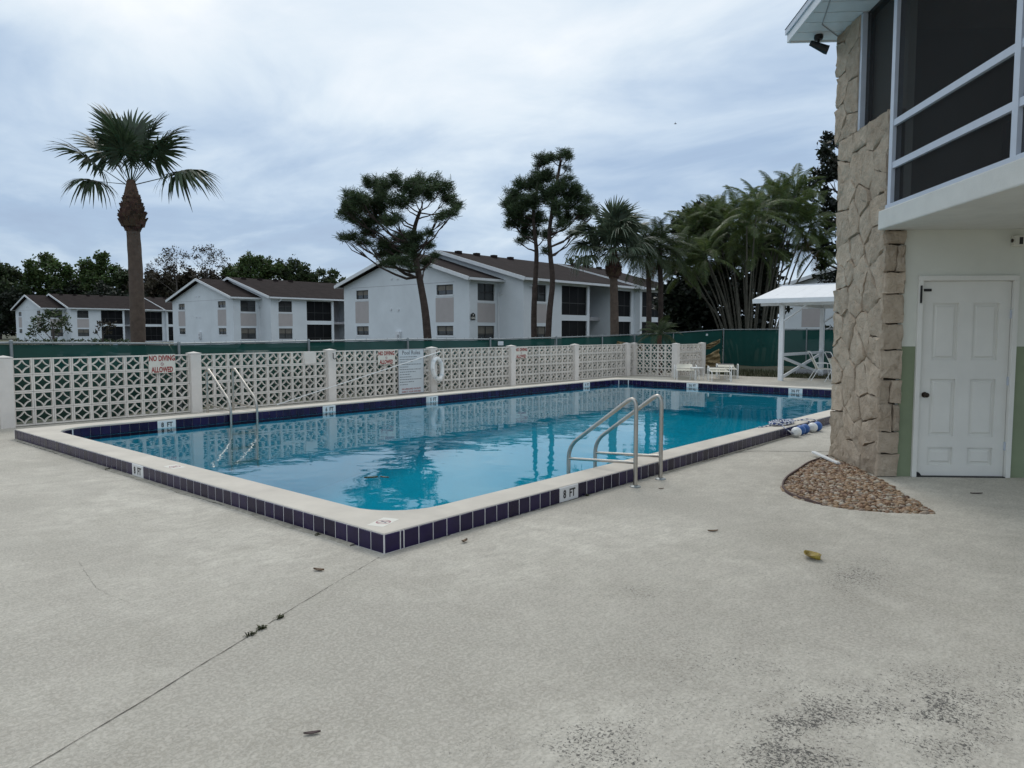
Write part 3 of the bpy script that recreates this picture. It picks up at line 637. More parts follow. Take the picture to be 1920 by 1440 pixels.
for k, fr in enumerate((.75, .95, .55, .93, .36, .92, .68, .45, .5, .94, .6, .34)):
    z = z1 - .215 - k * .068; mb = MB(); x = x0 + .05; xe = x0 + .05 + (x1 - x0 - .09) * fr
    while x < xe:
        wl_ = rs.uniform(.02, .07); mb.box((x, y - .0068, z - .0095), (min(x + wl_, xe), y - .0052, z + .0085 + rs.uniform(0, .004))); x += wl_ + .014
    mb.build('print_line', 'greytext', t)
text('NO LIFEGUARD ON DUTY', .062, 'red', t, face_mtx(((x0 + x1) / 2, y - .0065, z0 + .125), (1, 0, 0), (0, 0, 1)), bold=.001, sx=.92)
text('SWIM AT YOUR OWN RISK', .062, 'red', t, face_mtx(((x0 + x1) / 2, y - .0065, z0 + .05), (1, 0, 0), (0, 0, 1)), bold=.001, sx=.9)
# ---- life ring, rescue pole, hooks
t = thing('life_ring', 'white life ring hanging on the wall post by the pool rules board', 'life ring', (14.0, WY - .22, .33))
c = Vector((14.03, WY - .235, .66)); nrm = Vector((.35, -1, .12)).normalized(); u = nrm.cross(Vector((0, 0, 1))).normalized(); v = u.cross(nrm)
ringp = [c + (u * math.cos(2 * math.pi * k / 28) * .27 + v * math.sin(2 * math.pi * k / 28) * .29) for k in range(29)]
MB().tube(ringp, .062, 10, False).build('ring', 'whiteplastic', t, smooth=True)
for k in (3, 10, 17, 24): MB().tube([ringp[k] , ringp[k + 1]], .066, 12, False).build('band', 'signblue', t, smooth=True)
gr = [c + (u * math.cos(a) * .36 + v * math.sin(a) * .375) + Vector((0, -.02, -.02 * math.sin(4 * a))) for a in [2 * math.pi * k / 24 for k in range(25)]]
MB().tube(gr, .008, 6, False).build('grab_rope', 'whiteplastic', t, smooth=True)
MB().tube([c + v * .36, Vector((14.02, WY - .16, 1.12)), Vector((14.02, WY - .14, 1.16))], .008, 6).build('hanging_loop', 'whiteplastic', t)
pole = MB().tube([(9.02, WY - .22, .03), (11.5, WY - .21, .565), (14.15, WY - .23, 1.145)], .0125, 10).build('rescue_pole', 'whiteplastic', smooth=True)
tag(pole, 'long white rescue pole leaning aslant along the block wall', 'pole')
def hook(x, z, lab):
    p = [(x, WY - .15, z + .05), (x, WY - .165, z + .05), (x, WY - .165, z - .06), (x + .02, WY - .18, z - .09), (x + .05, WY - .21, z - .08), (x + .055, WY - .215, z - .05)]
    o = MB().tube(p, .011, 6).build('wall_hook', 'black', smooth=True); tag(o, lab, 'hook', 'pole hooks on wall posts')
hook(10.62, 1.12, 'dark metal hook on the wall post under the solid block, left of the rules board'); hook(14.07, 1.12, 'dark metal hook on the wall post above the life ring')

# ================================================================== LADDERS
def ladder(xa, xb, sgn, ya, yw, lab):
    t = thing('pool_ladder', lab, 'ladder', ((xa + xb) / 2, ya, 0), group='pool ladders')
    for x in (xa, xb):
        Y = lambda d: ya + sgn * d
        path = rounded([(x, Y(0), -.06), (x, Y(0), .93), (x, Y(.30), .86), (x, Y(.82), .40), (x, Y(.86), -.95)], .17, 7)
        path = rounded([(x, Y(0), -.06), (x, Y(0), 1.02), (x, Y(.91), .36), (x, Y(.91), -.95)], .16, 8)
        r_ = MB().tube(path, .0235, 14).build('rail', 'steel', t, smooth=True)
        MB().tube([(x, Y(.0), .27), (x, Y(.91), .21)], .017, 10).build('crossbar', 'steel', r_, smooth=True)
        MB().lathe([(.062, .001), (.062, .008), (.045, .016), (.03, .022), (.03, .001)], (x, Y(0), 0), 20).build('flange', 'galv', r_, smooth=True)
    for k in range(3):
        z = -.25 - .28 * k; MB().box((xa, ya + sgn * .87 - .05, z - .015), (xb, ya + sgn * .87 + .05, z + .015)).build('tread', 'steel', t, bevel=.006)
ladder(6.86, 7.41, 1, 4.17, 4.98, 'stainless pool ladder on the near coping, closest to the camera')
ladder(6.88, 7.42, -1, 13.95, 13.1, 'stainless pool ladder on the far coping in front of the block wall')

# ================================================================== CLUBHOUSE (local frame: x = s away from camera along the front, y = -w)
club = thing('clubhouse', 'two storey clubhouse with stone faced pillar, white door and screened upper porch', 'building', B0, A37, local=True)
def cb(s0, s1, w0, w1, z0, z1, name, m, parent=club, bevel=0.):
    return MB().box((s0, -w1, z0), (s1, -w0, z1)).build(name, m, parent, bevel=bevel)
SF = 1.44; ZL = 4.22; ZS = 5.65
core = cb(.03, SF - .03, .05, .21, -.05, ZL - .03, 'stone_pillar', 'mortar'); 
cb(.93, SF + .17, .05, .21, ZL - .03, ZS, 'pillar_core', 'mortar', core)
cb(.03, SF + .3, .215, .30, -.05, ZS, 'backing_wall', 'wallwhite')
# irregular stones: voronoi cells clipped to a rectangle
def clip(poly, p, n):
    o = []
    for i in range(len(poly)):
        a, b = poly[i], poly[(i + 1) % len(poly)]; da = (a[0] - p[0]) * n[0] + (a[1] - p[1]) * n[1]; db = (b[0] - p[0]) * n[0] + (b[1] - p[1]) * n[1]
        if da <= 0: o.append(a)
        if da * db < 0: t = da / (da - db); o.append((a[0] + (b[0] - a[0]) * t, a[1] + (b[1] - a[1]) * t))
    return o
def voronoi(rect, seeds, gap):
    x0, y0, x1, y1 = rect; cells = []
    for i, s_ in enumerate(seeds):
        poly = [(x0, y0), (x1, y0), (x1, y1), (x0, y1)]
        for j, q in enumerate(seeds):
            if i == j: continue
            dx, dy = q[0] - s_[0], q[1] - s_[1]; l = math.hypot(dx, dy); n_ = (dx / l, dy / l); m_ = ((s_[0] + q[0]) / 2 - n_[0] * gap / 2, (s_[1] + q[1]) / 2 - n_[1] * gap / 2)
            poly = clip(poly, m_, n_)
            if len(poly) < 3: break
        if len(poly) >= 3: cells.append(poly)
    return cells
def stone(poly, tofn, seed, thick=.048, m='stone', name='stone'):
    "poly in (u,v); tofn(u,v,d) gives local position at depth d outward"
    rnd = random.Random(seed); pts = []
    for i in range(len(poly)):
        a, b = poly[i], poly[(i + 1) % len(poly)]; l = math.hypot(b[0] - a[0], b[1] - a[1]); n = max(1, int(l / .07))
        for k in range(n): pts.append((a[0] + (b[0] - a[0]) * k / n + rnd.gauss(0, .005), a[1] + (b[1] - a[1]) * k / n + rnd.gauss(0, .005)))
    cx = sum(p[0] for p in pts) / len(pts); cy = sum(p[1] for p in pts) / len(pts); n = len(pts); vs = []; fs = []
    tilt = (rnd.uniform(-.05, .05), rnd.uniform(-.05, .05)); T_ = thick * rnd.uniform(.85, 1.15)
    for f, d in ((1.0, 0.), (1.0, .6), (.975, .92), (.82, 1.0), (.45, 1.04)):
        for p in pts:
            u_, v_ = cx + (p[0] - cx) * f, cy + (p[1] - cy) * f; dd = T_ * d
            if d > .6: dd += (p[0] - cx) * f * tilt[0] + (p[1] - cy) * f * tilt[1] + rnd.gauss(0, .0085)
            vs.append(tofn(u_, v_, dd))
    vs.append(tofn(cx, cy, T_ * 1.04 + rnd.gauss(0, .006)))
    for r_ in range(4):
        for i in range(n): j = (i + 1) % n; fs.append((r_ * n + i, r_ * n + j, (r_ + 1) * n + j, (r_ + 1) * n + i))
    fs += [(4 * n + i, 4 * n + (i + 1) % n, 5 * n) for i in range(n)]
    o = MB().add(vs, fs).build(name, m, core); o.data.polygons.foreach_set('use_smooth', [True] * len(o.data.polygons)); o.data.set_sharp_from_angle(angle=R(50)); return o
rp_ = random.Random(21)
seeds = []
rows = [(.16, 3), (.50, 4), (.82, 3), (1.14, 4), (1.44, 3), (1.78, 4), (2.10, 3), (2.42, 4), (2.74, 3), (3.06, 4), (3.38, 3), (3.72, 4), (4.04, 3)]
for z, n in rows:
    for k in range(n): seeds.append(((k + .5) / n * SF + rp_.uniform(-.12, .12), z + rp_.uniform(-.12, .12)))
front = lambda u_, v_, d: Vector((u_, -(.05 - d), v_))
sd = 0
for poly in voronoi((-.02, 0, SF, ZL), seeds, .012): sd += 1; stone(poly, front, sd)
seeds = [((.92 + SF + .18) / 2 + rp_.uniform(-.06, .06) + (k % 2 - .5) * .25, ZL + .1 + k * .2 + rp_.uniform(-.05, .05)) for k in range(8)]
for poly in voronoi((.92, ZL + .004, SF + .18, ZS), seeds, .008): sd += 1; stone(poly, front, sd)
# end face (towards the door): squared quoins
end = lambda u_, v_, d: Vector((.03 - d, -u_, v_)); z = 0.
while z < 2.84:
    h = rp_.uniform(.2, .36); z2 = min(2.855, z + h)
    if 2.855 - z2 < .12: z2 = 2.855
    a, b = .008, .245; tl = rp_.uniform(-.02, .02)
    if rp_.random() < .3 and h > .27:
        mid = (a + b) / 2 + rp_.uniform(-.02, .04); sd += 1; stone([(a, z + .006), (mid - .005, z + .006), (mid - .005 + tl, z2), (a, z2)], end, sd, .07); sd += 1; stone([(mid + .005, z + .006), (b, z + .006), (b, z2), (mid + .005 + tl, z2)], end, sd, .07)
    else: sd += 1; stone([(a, z + .006), (b, z + .006), (b, z2), (a, z2)], end, sd, .07)
    z = z2 + .006
z = 3.1
while z < ZL - .05:
    z2 = min(ZL, z + rp_.uniform(.22, .34)); sd += 1; stone([(.008, z + .005), (.16, z + .005), (.16, z2), (.008, z2)], end, sd, .03); z = z2 + .006
# capping stones along the low wall top
for k in range(3):
    s0 = .0 + .31 * k; sd += 1; stone([(s0, .045), (s0 + .302, .045), (s0 + .302, .205), (s0, .205)], lambda u_, v_, d: Vector((u_, -v_, ZL - .035 + d)), sd, .05)
# ground floor wall with the door
DW0, DW1, DZ = .47, 1.475, 2.285
FW0, FW1, FZ = .415, 1.53, 2.345
cb(.02, .14, .245, FW0, 0, 1.53, 'lower_wall', 'wallgreen'); cb(.02, .14, FW1, 4.2, 0, 1.53, 'lower_wall', 'wallgreen')
cb(.022, .14, .245, FW0, 1.53, FZ, 'upper_wall', 'wallwhite'); cb(.022, .14, FW1, 4.2, 1.53, FZ, 'upper_wall', 'wallwhite'); cb(.022, .14, .245, 4.2, FZ, 2.90, 'upper_wall', 'wallwhite')
fr_ = cb(-.015, .15, FW0 + .001, DW0, 0, FZ - .06, 'door_frame', 'door', bevel=.006); cb(-.015, .15, DW1, FW1 - .001, 0, FZ - .06, 'door_frame', 'door', bevel=.006); cb(-.015, .15, FW0 + .001, FW1 - .001, FZ - .06, FZ - .001, 'door_frame', 'door', bevel=.006)
door = cb(.058, .086, DW0 + .006, DW1 - .006, .012, DZ - .006, 'door', 'door')
cols = [(DW0 + .135, DW0 + .135 + .285), (DW1 - .135 - .285, DW1 - .135)]; prow = ((.14, .345), (.48, 1.15), (1.37, 2.03)); D0, D1 = DW0 + .006, DW1 - .006
for a, b in ((D0, cols[0][0]), (cols[0][1], cols[1][0]), (cols[1][1], D1)): cb(.034, .0581, a, b, .012, DZ - .006, 'stile', 'door', door)
zz_ = [.012] + [z for p in prow for z in p] + [DZ - .006]
for a, b in zip(zz_[0::2], zz_[1::2]):
    for c0, c1 in cols: cb(.0341, .0581, c0, c1, a, b, 'rail', 'door', door)
for pz0, pz1 in prow:
    for c0, c1 in cols:
        lp = [[(c0 + e, pz0 + e), (c1 - e, pz0 + e), (c1 - e, pz1 - e), (c0 + e, pz1 - e)] for e in (.006, .028, .048)]
        vs = [(d_, -a, b) for l_, d_ in zip(lp, (.0575, .055, .041)) for a, b in l_]
        MB().add(vs, [(r_ * 4 + i, r_ * 4 + (i + 1) % 4, r_ * 4 + 4 + (i + 1) % 4, r_ * 4 + 4 + i) for r_ in range(2) for i in range(4)] + [(8, 9, 10, 11)]).build('panel', 'door', door)
MB().add([(.03, -(DW0 + .002), .012), (.03, -(DW0 + .075), .012), (.03, -(DW0 + .05), .045), (.03, -(DW0 + .012), .06), (.03, -(DW0 + .004), .30)], [(0, 1, 2, 3, 4)]).build('rot_patch', 'black', door, fix=False)
kn = MB(); kn.tube([(.035, -(DW0 + .075), .965), (.028, -(DW0 + .075), .965), (.024, -(DW0 + .075), .965), (.004, -(DW0 + .075), .965), (-.012, -(DW0 + .075), .965), (-.03, -(DW0 + .075), .965), (-.036, -(DW0 + .075), .965)], [.034, .034, .014, .014, .03, .028, .014], 14); kn.build('knob', 'brass', door, smooth=True)
cb(.022, .034, DW0 + .012, DW0 + .105, 2.165, 2.195, 'latch', 'black', door); cb(-.03, -.016, DW0 - .04, DW0 - .022, 2.03, 2.23, 'latch_rod', 'black', club)
for z in (.32, 1.85, 1.08): cb(.012, .034, DW1 - .012, DW1 + .004, z, z + .10, 'hinge', 'alu', door)
cb(-.01, .16, DW0, DW1, 0, .010, 'threshold', 'black')
# wall lamp and camera by the top of the wall
lm = thing('wall_light', 'small cream wall light under the slab right of the white door', 'light', B0 + d2 * 1.45 + Vector((0, 0, 2.7)), A37, local=True)
MB().box((-.05, -.10, -.03), (.02, .02, .09)).build('box', 'signwhite', lm, bevel=.008); MB().tube([(-.05, .05, .02), (-.12, .09, .03), (-.14, .10, .02)], .014, 8).build('bulb_arm', 'brass', lm); MB().box((-.052, -.07, -.01), (-.049, -.03, .07)).build('lens', 'black', lm)
# upper floor slab, porch posts, rails, screens
cb(-6.2, .02, -.06, 4.2, 2.865, 3.085, 'balcony_slab', 'slab', bevel=.015); cb(.0, .93, .21, 4.2, 2.87, 3.08, 'balcony_slab', 'slab')
cb(-6.2, -.10, -.035, .03, 3.086, 3.13, 'sill_rail', 'alu')
PS = [-.15, -2.40, -4.30, -6.15]
for s_ in PS: cb(s_ - .04, s_ + .04, -.02, .075, 3.0 if s_ < -.2 else 2.9, 5.66, 'screen_post', 'alu')
for a, b in zip(PS[1:], PS[:-1]):
    for z in (3.555, 4.02): cb(a + .041, b - .041, -.012, .048, z - .035, z + .035, 'screen_rail', 'alu')
    for z0, z1 in ((3.13, 3.518), (3.592, 3.983), (4.057, 5.65)): cb(a + .041, b - .041, .02, .024, z0, z1, 'insect_screen', 'screen')
    cb(a + .041, b - .041, -.012, .048, 5.651, 5.7, 'screen_rail', 'alu')
cb(-.11, .90, .09, .094, ZL - .05, 5.65, 'insect_screen', 'screen'); cb(.86, .92, .03, .13, ZL - .03, 5.65, 'screen_post', 'alu')
cb(-6.15, SF + .3, 3.6, 3.7, 3.09, 5.7, 'porch_back_wall', 'interior'); cb(1.58, 1.66, .3, 3.6, 3.09, 5.7, 'porch_end_wall', 'interior'); cb(-2.0, -1.92, 1.6, 3.6, 3.09, 5.7, 'porch_partition', 'wallwhite')
cb(.15, SF + .3, 4.2, 4.3, 0, 5.7, 'back_wall', 'wallwhite'); cb(-6.15, SF + .3, .12, 4.3, 5.70, 5.75, 'porch_ceiling', 'interior')
for i, (s0, w0, h_) in enumerate(((-1.7, .9, .75), (-.9, .8, .6))):   # furniture seen dimly through the screen
    cb(s0, s0 + .6, w0, w0 + .6, 3.09, 3.09 + h_ * .55, 'porch_chair', 'furn', bevel=.05); cb(s0, s0 + .12, w0, w0 + .6, 3.09 + h_ * .55, 3.09 + h_ * 1.25, 'porch_chair', 'furn', bevel=.04)
MB().tube([(-1.05, -1.0, 3.5), (-1.5, -1.0, 4.2)], .02, 8).build('broom_handle', 'furn', club)
# roof: soffit boards, fascia, roof deck
SE = 1.74; OW = -.62
ov = SE
while ov > -6.0:
    cb(ov - .286, ov, OW + .03, .14, ZS + .008, ZS + .02, 'soffit_board', 'white'); ov -= .30
cb(-6.2, SE - .004, OW + .03, .14, ZS + .022, ZS + .03, 'soffit_backing', 'black')
cb(-6.2, SE + .02, OW, OW + .028, ZS - .01, ZS + .16, 'fascia', 'white'); cb(SE + .001, SE + .03, OW + .03, 4.5, ZS - .01, ZS + .17, 'fascia', 'white')
cb(-6.2, SE + .04, OW - .022, OW - .002, ZS + .10, ZS + .175, 'drip_edge', 'alu')
MB().add([(-6.3, -(OW - .03), ZS + .176), (SE + .05, -(OW - .03), ZS + .176), (SE + .05, -2.4, ZS + 1.1), (-6.3, -2.4, ZS + 1.1), (-6.3, -4.6, ZS + .176), (SE + .05, -4.6, ZS + .176)], [(0, 1, 2, 3), (3, 2, 5, 4), (1, 5, 2), (0, 3, 4)]).build('roof', 'shingle', club)
MB().tube([(SF + .19, -.02, ZS + .005), (1.2, .35, ZS + .003), (.2, .62 - .05, ZS + .003)], .008, 6).build('wire', 'housegrey', club)
fl = thing('flood_light', 'dark twin flood light under the eave at the corner of the clubhouse', 'light', B0 + d1 * 1.55 + d2 * -.27 + Vector((0, 0, ZS)), A37, local=True)
MB().lathe([(.055, 0.005), (.06, -.03), (.05, -.055), (.02, -.06)], (0, 0, 0), 16).build('base', 'black', fl, smooth=True); MB().tube([(0, 0, -.055), (0, .0, -.11)], .016, 8).build('arm', 'black', fl)
MB().tube([(.02, .10, -.085), (.0, .02, -.13), (-.02, -.09, -.19), (-.025, -.12, -.2)], [.035, .045, .058, .06], 14).build('lamp_head', 'black', fl, smooth=True)

# ================================================================== PEBBLE BED
mb = MB(); tris = tessellate_polygon([[Vector((p.x, p.y, 0)) for p in bed_poly]]); mb.add([(p.x, p.y, -.045) for p in bed_poly], [tuple(t) for t in tris])
struct(mb.build('bed_soil', 'soil', fix=False))
def inside(x, y, poly):
    c = False; j = len(poly) - 1
    for i in range(len(poly)):
        if (poly[i].y > y) != (poly[j].y > y) and x < (poly[j].x - poly[i].x) * (y - poly[i].y) / (poly[j].y - poly[i].y) + poly[i].x: c = not c
        j = i
    return c
bmi = bmesh.new(); bmesh.ops.create_icosphere(bmi, subdivisions=1, radius=1); IV = np.array([v.co[:] for v in bmi.verts]); IF = np.array([[v.index for v in f.verts] for f in bmi.faces]); bmi.free()
pv = []; k = 0; rg = random.Random(4); cnt = 0; Vs = []; 
while cnt < 8500:
    x, y = rg.uniform(7.25, 10.3), rg.uniform(1.35, 3.3)
    if not inside(x, y, bed_poly): continue
    if (Vector((x, y, 0)) - B0).dot(d2) > -.02 and (Vector((x, y, 0)) - B0).dot(d1) > -.05: continue
    cnt += 1; r_ = rg.choice((.010, .013, .016, .02, .025, .030)) * rg.uniform(.8, 1.2); edge = min((Vector((x, y, 0)) - p).length for p in bed_poly)
    lay = rg.uniform(-.035, .0) + min(.016, edge * .06)
    rot = np.array((Matrix.Rotation(rg.uniform(0, 6.28), 3, 'Z') @ Matrix.Rotation(rg.gauss(0, .35), 3, 'X')))
    v = (IV * np.array([r_ * rg.uniform(1.0, 1.5), r_ * rg.uniform(.8, 1.1), r_ * rg.uniform(.5, .75)]) * (1 + RNG.normal(0, .07, (len(IV), 1)))) @ rot.T + np.array([x, y, lay])
    Vs.append(v)
VV = np.concatenate(Vs); FF = (IF[None] + (np.arange(len(Vs)) * len(IV))[:, None, None]).reshape(-1, 3)
me = bpy.data.meshes.new('pebbles'); me.from_pydata(VV.tolist(), [], FF.tolist()); o = link('pebbles', me, 'pebble', smooth=False); me.polygons.foreach_set('use_smooth', [True] * len(me.polygons))
tag(stuff(o), 'bed of brown and cream river pebbles beside the stone pillar', 'pebbles')
ev = [p for p in bed_curve if p.x > 7.3][:34]; mb = MB()
ec = bed_curve[:36]; vs = []; fs = []
for i, p in enumerate(ec):
    t_ = (ec[min(i + 1, len(ec) - 1)] - ec[max(i - 1, 0)]).normalized(); s_ = Vector((-t_.y, t_.x, 0)); zt = .028 if i < 33 else .028 - (i - 32) * .009
    for o_ in (.002, .017): q = p + s_ * o_; vs += [(q.x, q.y, -.05), (q.x, q.y, zt)]
    if i: a, b = 4 * (i - 1), 4 * i; fs += [(a, b, b + 1, a + 1), (a + 1, b + 1, b + 3, a + 3), (a + 3, b + 3, b + 2, a + 2)]
tag(MB().add(vs, fs).build('bed_edging', 'edging', smooth=False), 'curved brown edging strip along the pebble bed', 'edging')
p_ = B0 + d1 * 1.30 + d2 * -.28; dn = MB().beam(p_ + Vector((0, 0, .055)) + d2 * .05 + d1 * .10, p_ + d1 * -.62 + d2 * .12 + Vector((0, 0, .03)), .055, .028).build('drain_spout', 'whiteplastic', bevel=.006)
tag(dn, 'white plastic drain strip lying at the foot of the stone pillar', 'drain strip')

# ================================================================== FLOAT LINE
t = thing('float_line', 'coiled blue and white rope with round blue and white floats on the coping edge', 'float line', (12.2, 4.5, 0))
for i, (x, y, m_) in enumerate(((11.84, 4.21, 'whiteplastic'), (12.12, 4.24, 'blueplastic'), (12.33, 4.245, 'blueplastic'), (12.60, 4.21, 'whiteplastic'), (12.80, 4.20, 'blueplastic'))):
    r_ = .083; pr = [(.014, -r_ * .9), (.04, -r_ * .88), (r_ * .8, -r_ * .6), (r_, -r_ * .2), (r_, r_ * .2), (r_ * .8, r_ * .6), (.04, r_ * .88), (.014, r_ * .9)]
    mb = MB().lathe(pr, (0, 0, 0), 18); mt = Matrix.Translation((x, y, r_)) @ Matrix.Rotation(R(90), 4, 'Y') @ Matrix.Rotation(R(12 * (i % 3 - 1)), 4, 'X'); mb.v = [tuple(mt @ Vector(v_)) for v_ in mb.v]
    mb.build('float', m_, t, smooth=True)
rr = random.Random(12); cp = []
for k in range(150):
    a = k * .52 + rr.uniform(-.15, .15); ra = .10 + .26 * abs(math.sin(k * .37)) * rr.uniform(.7, 1.1); cp.append((12.12 + 1.15 * ra * math.cos(a), 4.555 + .42 * ra * math.sin(a), COPZ + .012 + .028 * rr.random() + .02 * (k / 150)))
MB().tube(smooth_path(cp, 3), .009, 6).build('rope_coil', 'rope', t, smooth=True)
MB().tube(smooth_path([(11.95, 4.55, .17), (11.6, 4.62, .166), (11.4, 4.66, .166)], 6), .009, 6).build('rope', 'rope', t, smooth=True)
MB().tube(smooth_path([(11.95, 4.50, .17), (11.72, 4.37, .168), (11.68, 4.31, .14), (11.74, 4.24, .08), (11.80, 4.21, .083)], 6), .009, 6).build('rope', 'rope', t, smooth=True)
MB().tube(smooth_path([(12.3, 4.56, .17), (12.8, 4.52, .166), (13.1, 4.42, .168), (13.12, 4.30, .13), (13.0, 4.22, .04), (12.86, 4.2, .083)], 6), .009, 6).build('rope', 'rope', t, smooth=True)
MB().tube(smooth_path([(12.75, 4.45, .17), (12.8, 4.36, .168), (12.79, 4.31, .12), (12.72, 4.24, .1)], 6), .009, 6).build('rope', 'rope', t, smooth=True)

# ================================================================== CHAIN LINK FENCE WITH GREEN SCREEN
FY = 15.62; FXX = 32.2
fpts = [(-2.4, FY, 1.52), (.8, FY, 1.52), (4.05, FY, 1.52), (7.1, FY, 1.465), (10.3, FY, 1.487), (13.5, FY, 1.505), (16.9, FY, 1.487), (20.3, FY, 1.52), (23.3, FY + .1, 1.56), (26.2, FY + .45, 1.60), (29.2, FY + .3, 1.67), (FXX, 14.95, 1.82), (FXX, 11.15, 1.83), (FXX, 7.5, 1.84), (FXX, 3.8, 1.84), (FXX, 0, 1.84)]
fence = thing('chain_link_fence', 'chain link fence with green windscreen behind the block wall and shelter', 'fence', (fpts[0][0], FY, 0))
for x, y, z in fpts: p = MB().tube([(x, y - .03, -.5), (x, y - .03, z)], .028, 8).build('fence_post', 'galv', fence, smooth=True); MB().lathe([(.034, -.03), (.034, .015), (.015, .035)], (x, y - .03, z), 10).build('post_cap', 'galv', p)
MB().tube([(x, y, z - .02) for x, y, z in fpts], .021, 8).build('top_rail', 'galv', fence, smooth=True)
rf = random.Random(2)
for (a, b) in zip(fpts[:-1], fpts[1:]):
    a, b = Vector(a), Vector(b); n = 14; m_ = 7; vs = []; nr = Vector((-(b - a).y, (b - a).x, 0)).normalized(); ph = rf.uniform(0, 6)
    for j in range(m_ + 1):
        for i in range(n + 1):
            u_ = i / n; v_ = j / m_; p = a.lerp(b, u_); zt = p.z - .045 - .01 * abs(math.sin(u_ * 28 + ph)); zb = (.16 if a.x > 28 else .02) + .03 * math.sin(u_ * 9 + ph)
            bulge = .035 * math.sin(math.pi * u_) * math.sin(math.pi * min(1, v_ * 1.1)) * math.sin(u_ * 7 + ph) + .01 * math.sin(u_ * 31 + v_ * 5 + ph)
            q = p + nr * (.03 + bulge); vs.append((q.x, q.y, zb + (zt - zb) * v_))
    MB().add(vs, [(j * (n + 1) + i, j * (n + 1) + i + 1, (j + 1) * (n + 1) + i + 1, (j + 1) * (n + 1) + i) for j in range(m_) for i in range(n)]).build('windscreen', 'green', fence, smooth=True, fix=False)
    mb = MB()
    for k in range(1, 9): p = a.lerp(b, k / 9); mb.tube([p + Vector((0, -.005, -.065)), p + Vector((0, -.02, .0)), p + Vector((.004, 0, .035))], .0045, 5)
    mb.build('tie_wires', 'galv', fence)
# chain link mesh itself on the nearer, open stretch at the right (woven wires)
mb = MB(); p0 = Vector((FXX - .012, 15.6, .05)); H_ = 1.72
for k in range(-26, 130):
    pass
for x, y, z, w_, h_, lab, rot in ((17.35, FY - .06, 1.33, .26, .13, 'small white plate tied to the green fence, left of the middle pines', 0), (31.0, 15.17, 1.56, .20, .09, 'small white plate tied to the green fence near the tan canvas', 0)):
    o = (MB().box((x - w_ / 2, y - .004, z - h_ / 2), (x + w_ / 2, y + .004, z + h_ / 2)) if not rot else MB().box((x - .004, y - w_ / 2, z - h_ / 2), (x + .004, y + w_ / 2, z + h_ / 2))).build('fence_plate', 'signblue', bevel=.003); tag(o, lab, 'plate', 'plates on the fence')
# tan canvas sheets slung against the fence
def canvas(quad, lab, seed, n=14):
    rnd = random.Random(seed); a, b, c, d = [Vector(p) for p in quad]; vs = []
    for j in range(n + 1):
        for i in range(n + 1):
            u_, v_ = i / n, j / n; p = (a * (1 - u_) + b * u_) * (1 - v_) + (d * (1 - u_) + c * u_) * v_; p += RGT * 0 + FWD * (.05 * math.sin(u_ * 9 + v_ * 14 + seed) + .04 * math.sin(v_ * 23 + u_ * 3)); p.z -= .10 * math.sin(math.pi * u_) * (1 - v_) ; vs.append(p)
    o = MB().add(vs, [(j * (n + 1) + i, j * (n + 1) + i + 1, (j + 1) * (n + 1) + i + 1, (j + 1) * (n + 1) + i) for j in range(n) for i in range(n)]).build('canvas_sheet', 'tarp', smooth=True, fix=False)
    sm = o.modifiers.new('s', 'SOLIDIFY'); sm.thickness = .012
    tag(o, lab, 'canvas', 'tan canvas sheets by the fence')
DT = 31.0
canvas((atD(1322, 690, DT), atD(1352, 686, DT), atD(1348, 654, DT), atD(1322, 668, DT)), 'large tan canvas sheet slumped at the end of the block wall', 1)
canvas((atD(1320, 655, DT), atD(1350, 641, DT), atD(1350, 636, DT), atD(1320, 648, DT)), 'narrow tan canvas strip hanging aslant above the slumped sheet', 2)
canvas((atD(1156, 656, 28.75), atD(1184, 656, 29.0), atD(1177, 643, 29.0), atD(1157, 640, 28.75)), 'tan canvas sheet peeking over the wall corner below the right sabal palm', 3)
canvas((atD(1195, 654, 30), atD(1212, 654, 30), atD(1207, 644, 30), atD(1199, 644, 30)), 'tiny tan canvas corner peeking over the wall left of the pygmy palm', 4)

# ================================================================== SHELTER
gz_ = thing('shelter', 'white open timber shelter with shallow pitched roof and cross braces', 'shelter', (27.4, 7.6, 0))
GX0, GX1, GY0, GY1 = 25.32, 29.5, 5.6, 9.6; pw = .075
for x in (GX0, GX1):
    for y in (GY0, GY1): MB().box((x - pw, y - pw, -.02), (x + pw, y + pw, 2.62)).build('post', 'white', gz_, bevel=.006)
for y in (GY0, GY1): MB().box((GX0 - .4, y - .045, 2.62), (GX1 + .4, y + .045, 2.78)).build('beam', 'white', gz_)
for x in (GX0, GX1): MB().box((x - .045, GY0 - .7, 2.60), (x + .045, GY1 + .75, 2.758)).build('beam', 'white', gz_)
for y in (GY0, GY1):
    MB().beam((GX0 + .07, y, .90), (GX1 - .07, y, .90), .045, .10).build('rail', 'white', gz_); MB().beam((GX0 + .07, y + .03, .08), (GX1 - .07, y + .03, .82), .04, .10).build('brace', 'white', gz_); MB().beam((GX0 + .07, y - .03, .80), (GX1 - .07, y - .03, .08), .04, .10).build('brace', 'white', gz_)
for x in (GX0, GX1):
    MB().beam((x, GY1 - .07, 2.08), (x, GY1 - .85, 2.62), .045, .10, Vector((1, 0, 0))).build('brace', 'white', gz_); MB().beam((x, GY0 + .07, 2.08), (x, GY0 + .85, 2.62), .045, .10, Vector((1, 0, 0))).build('brace', 'white', gz_)
ry0, ry1 = 4.7, 10.42
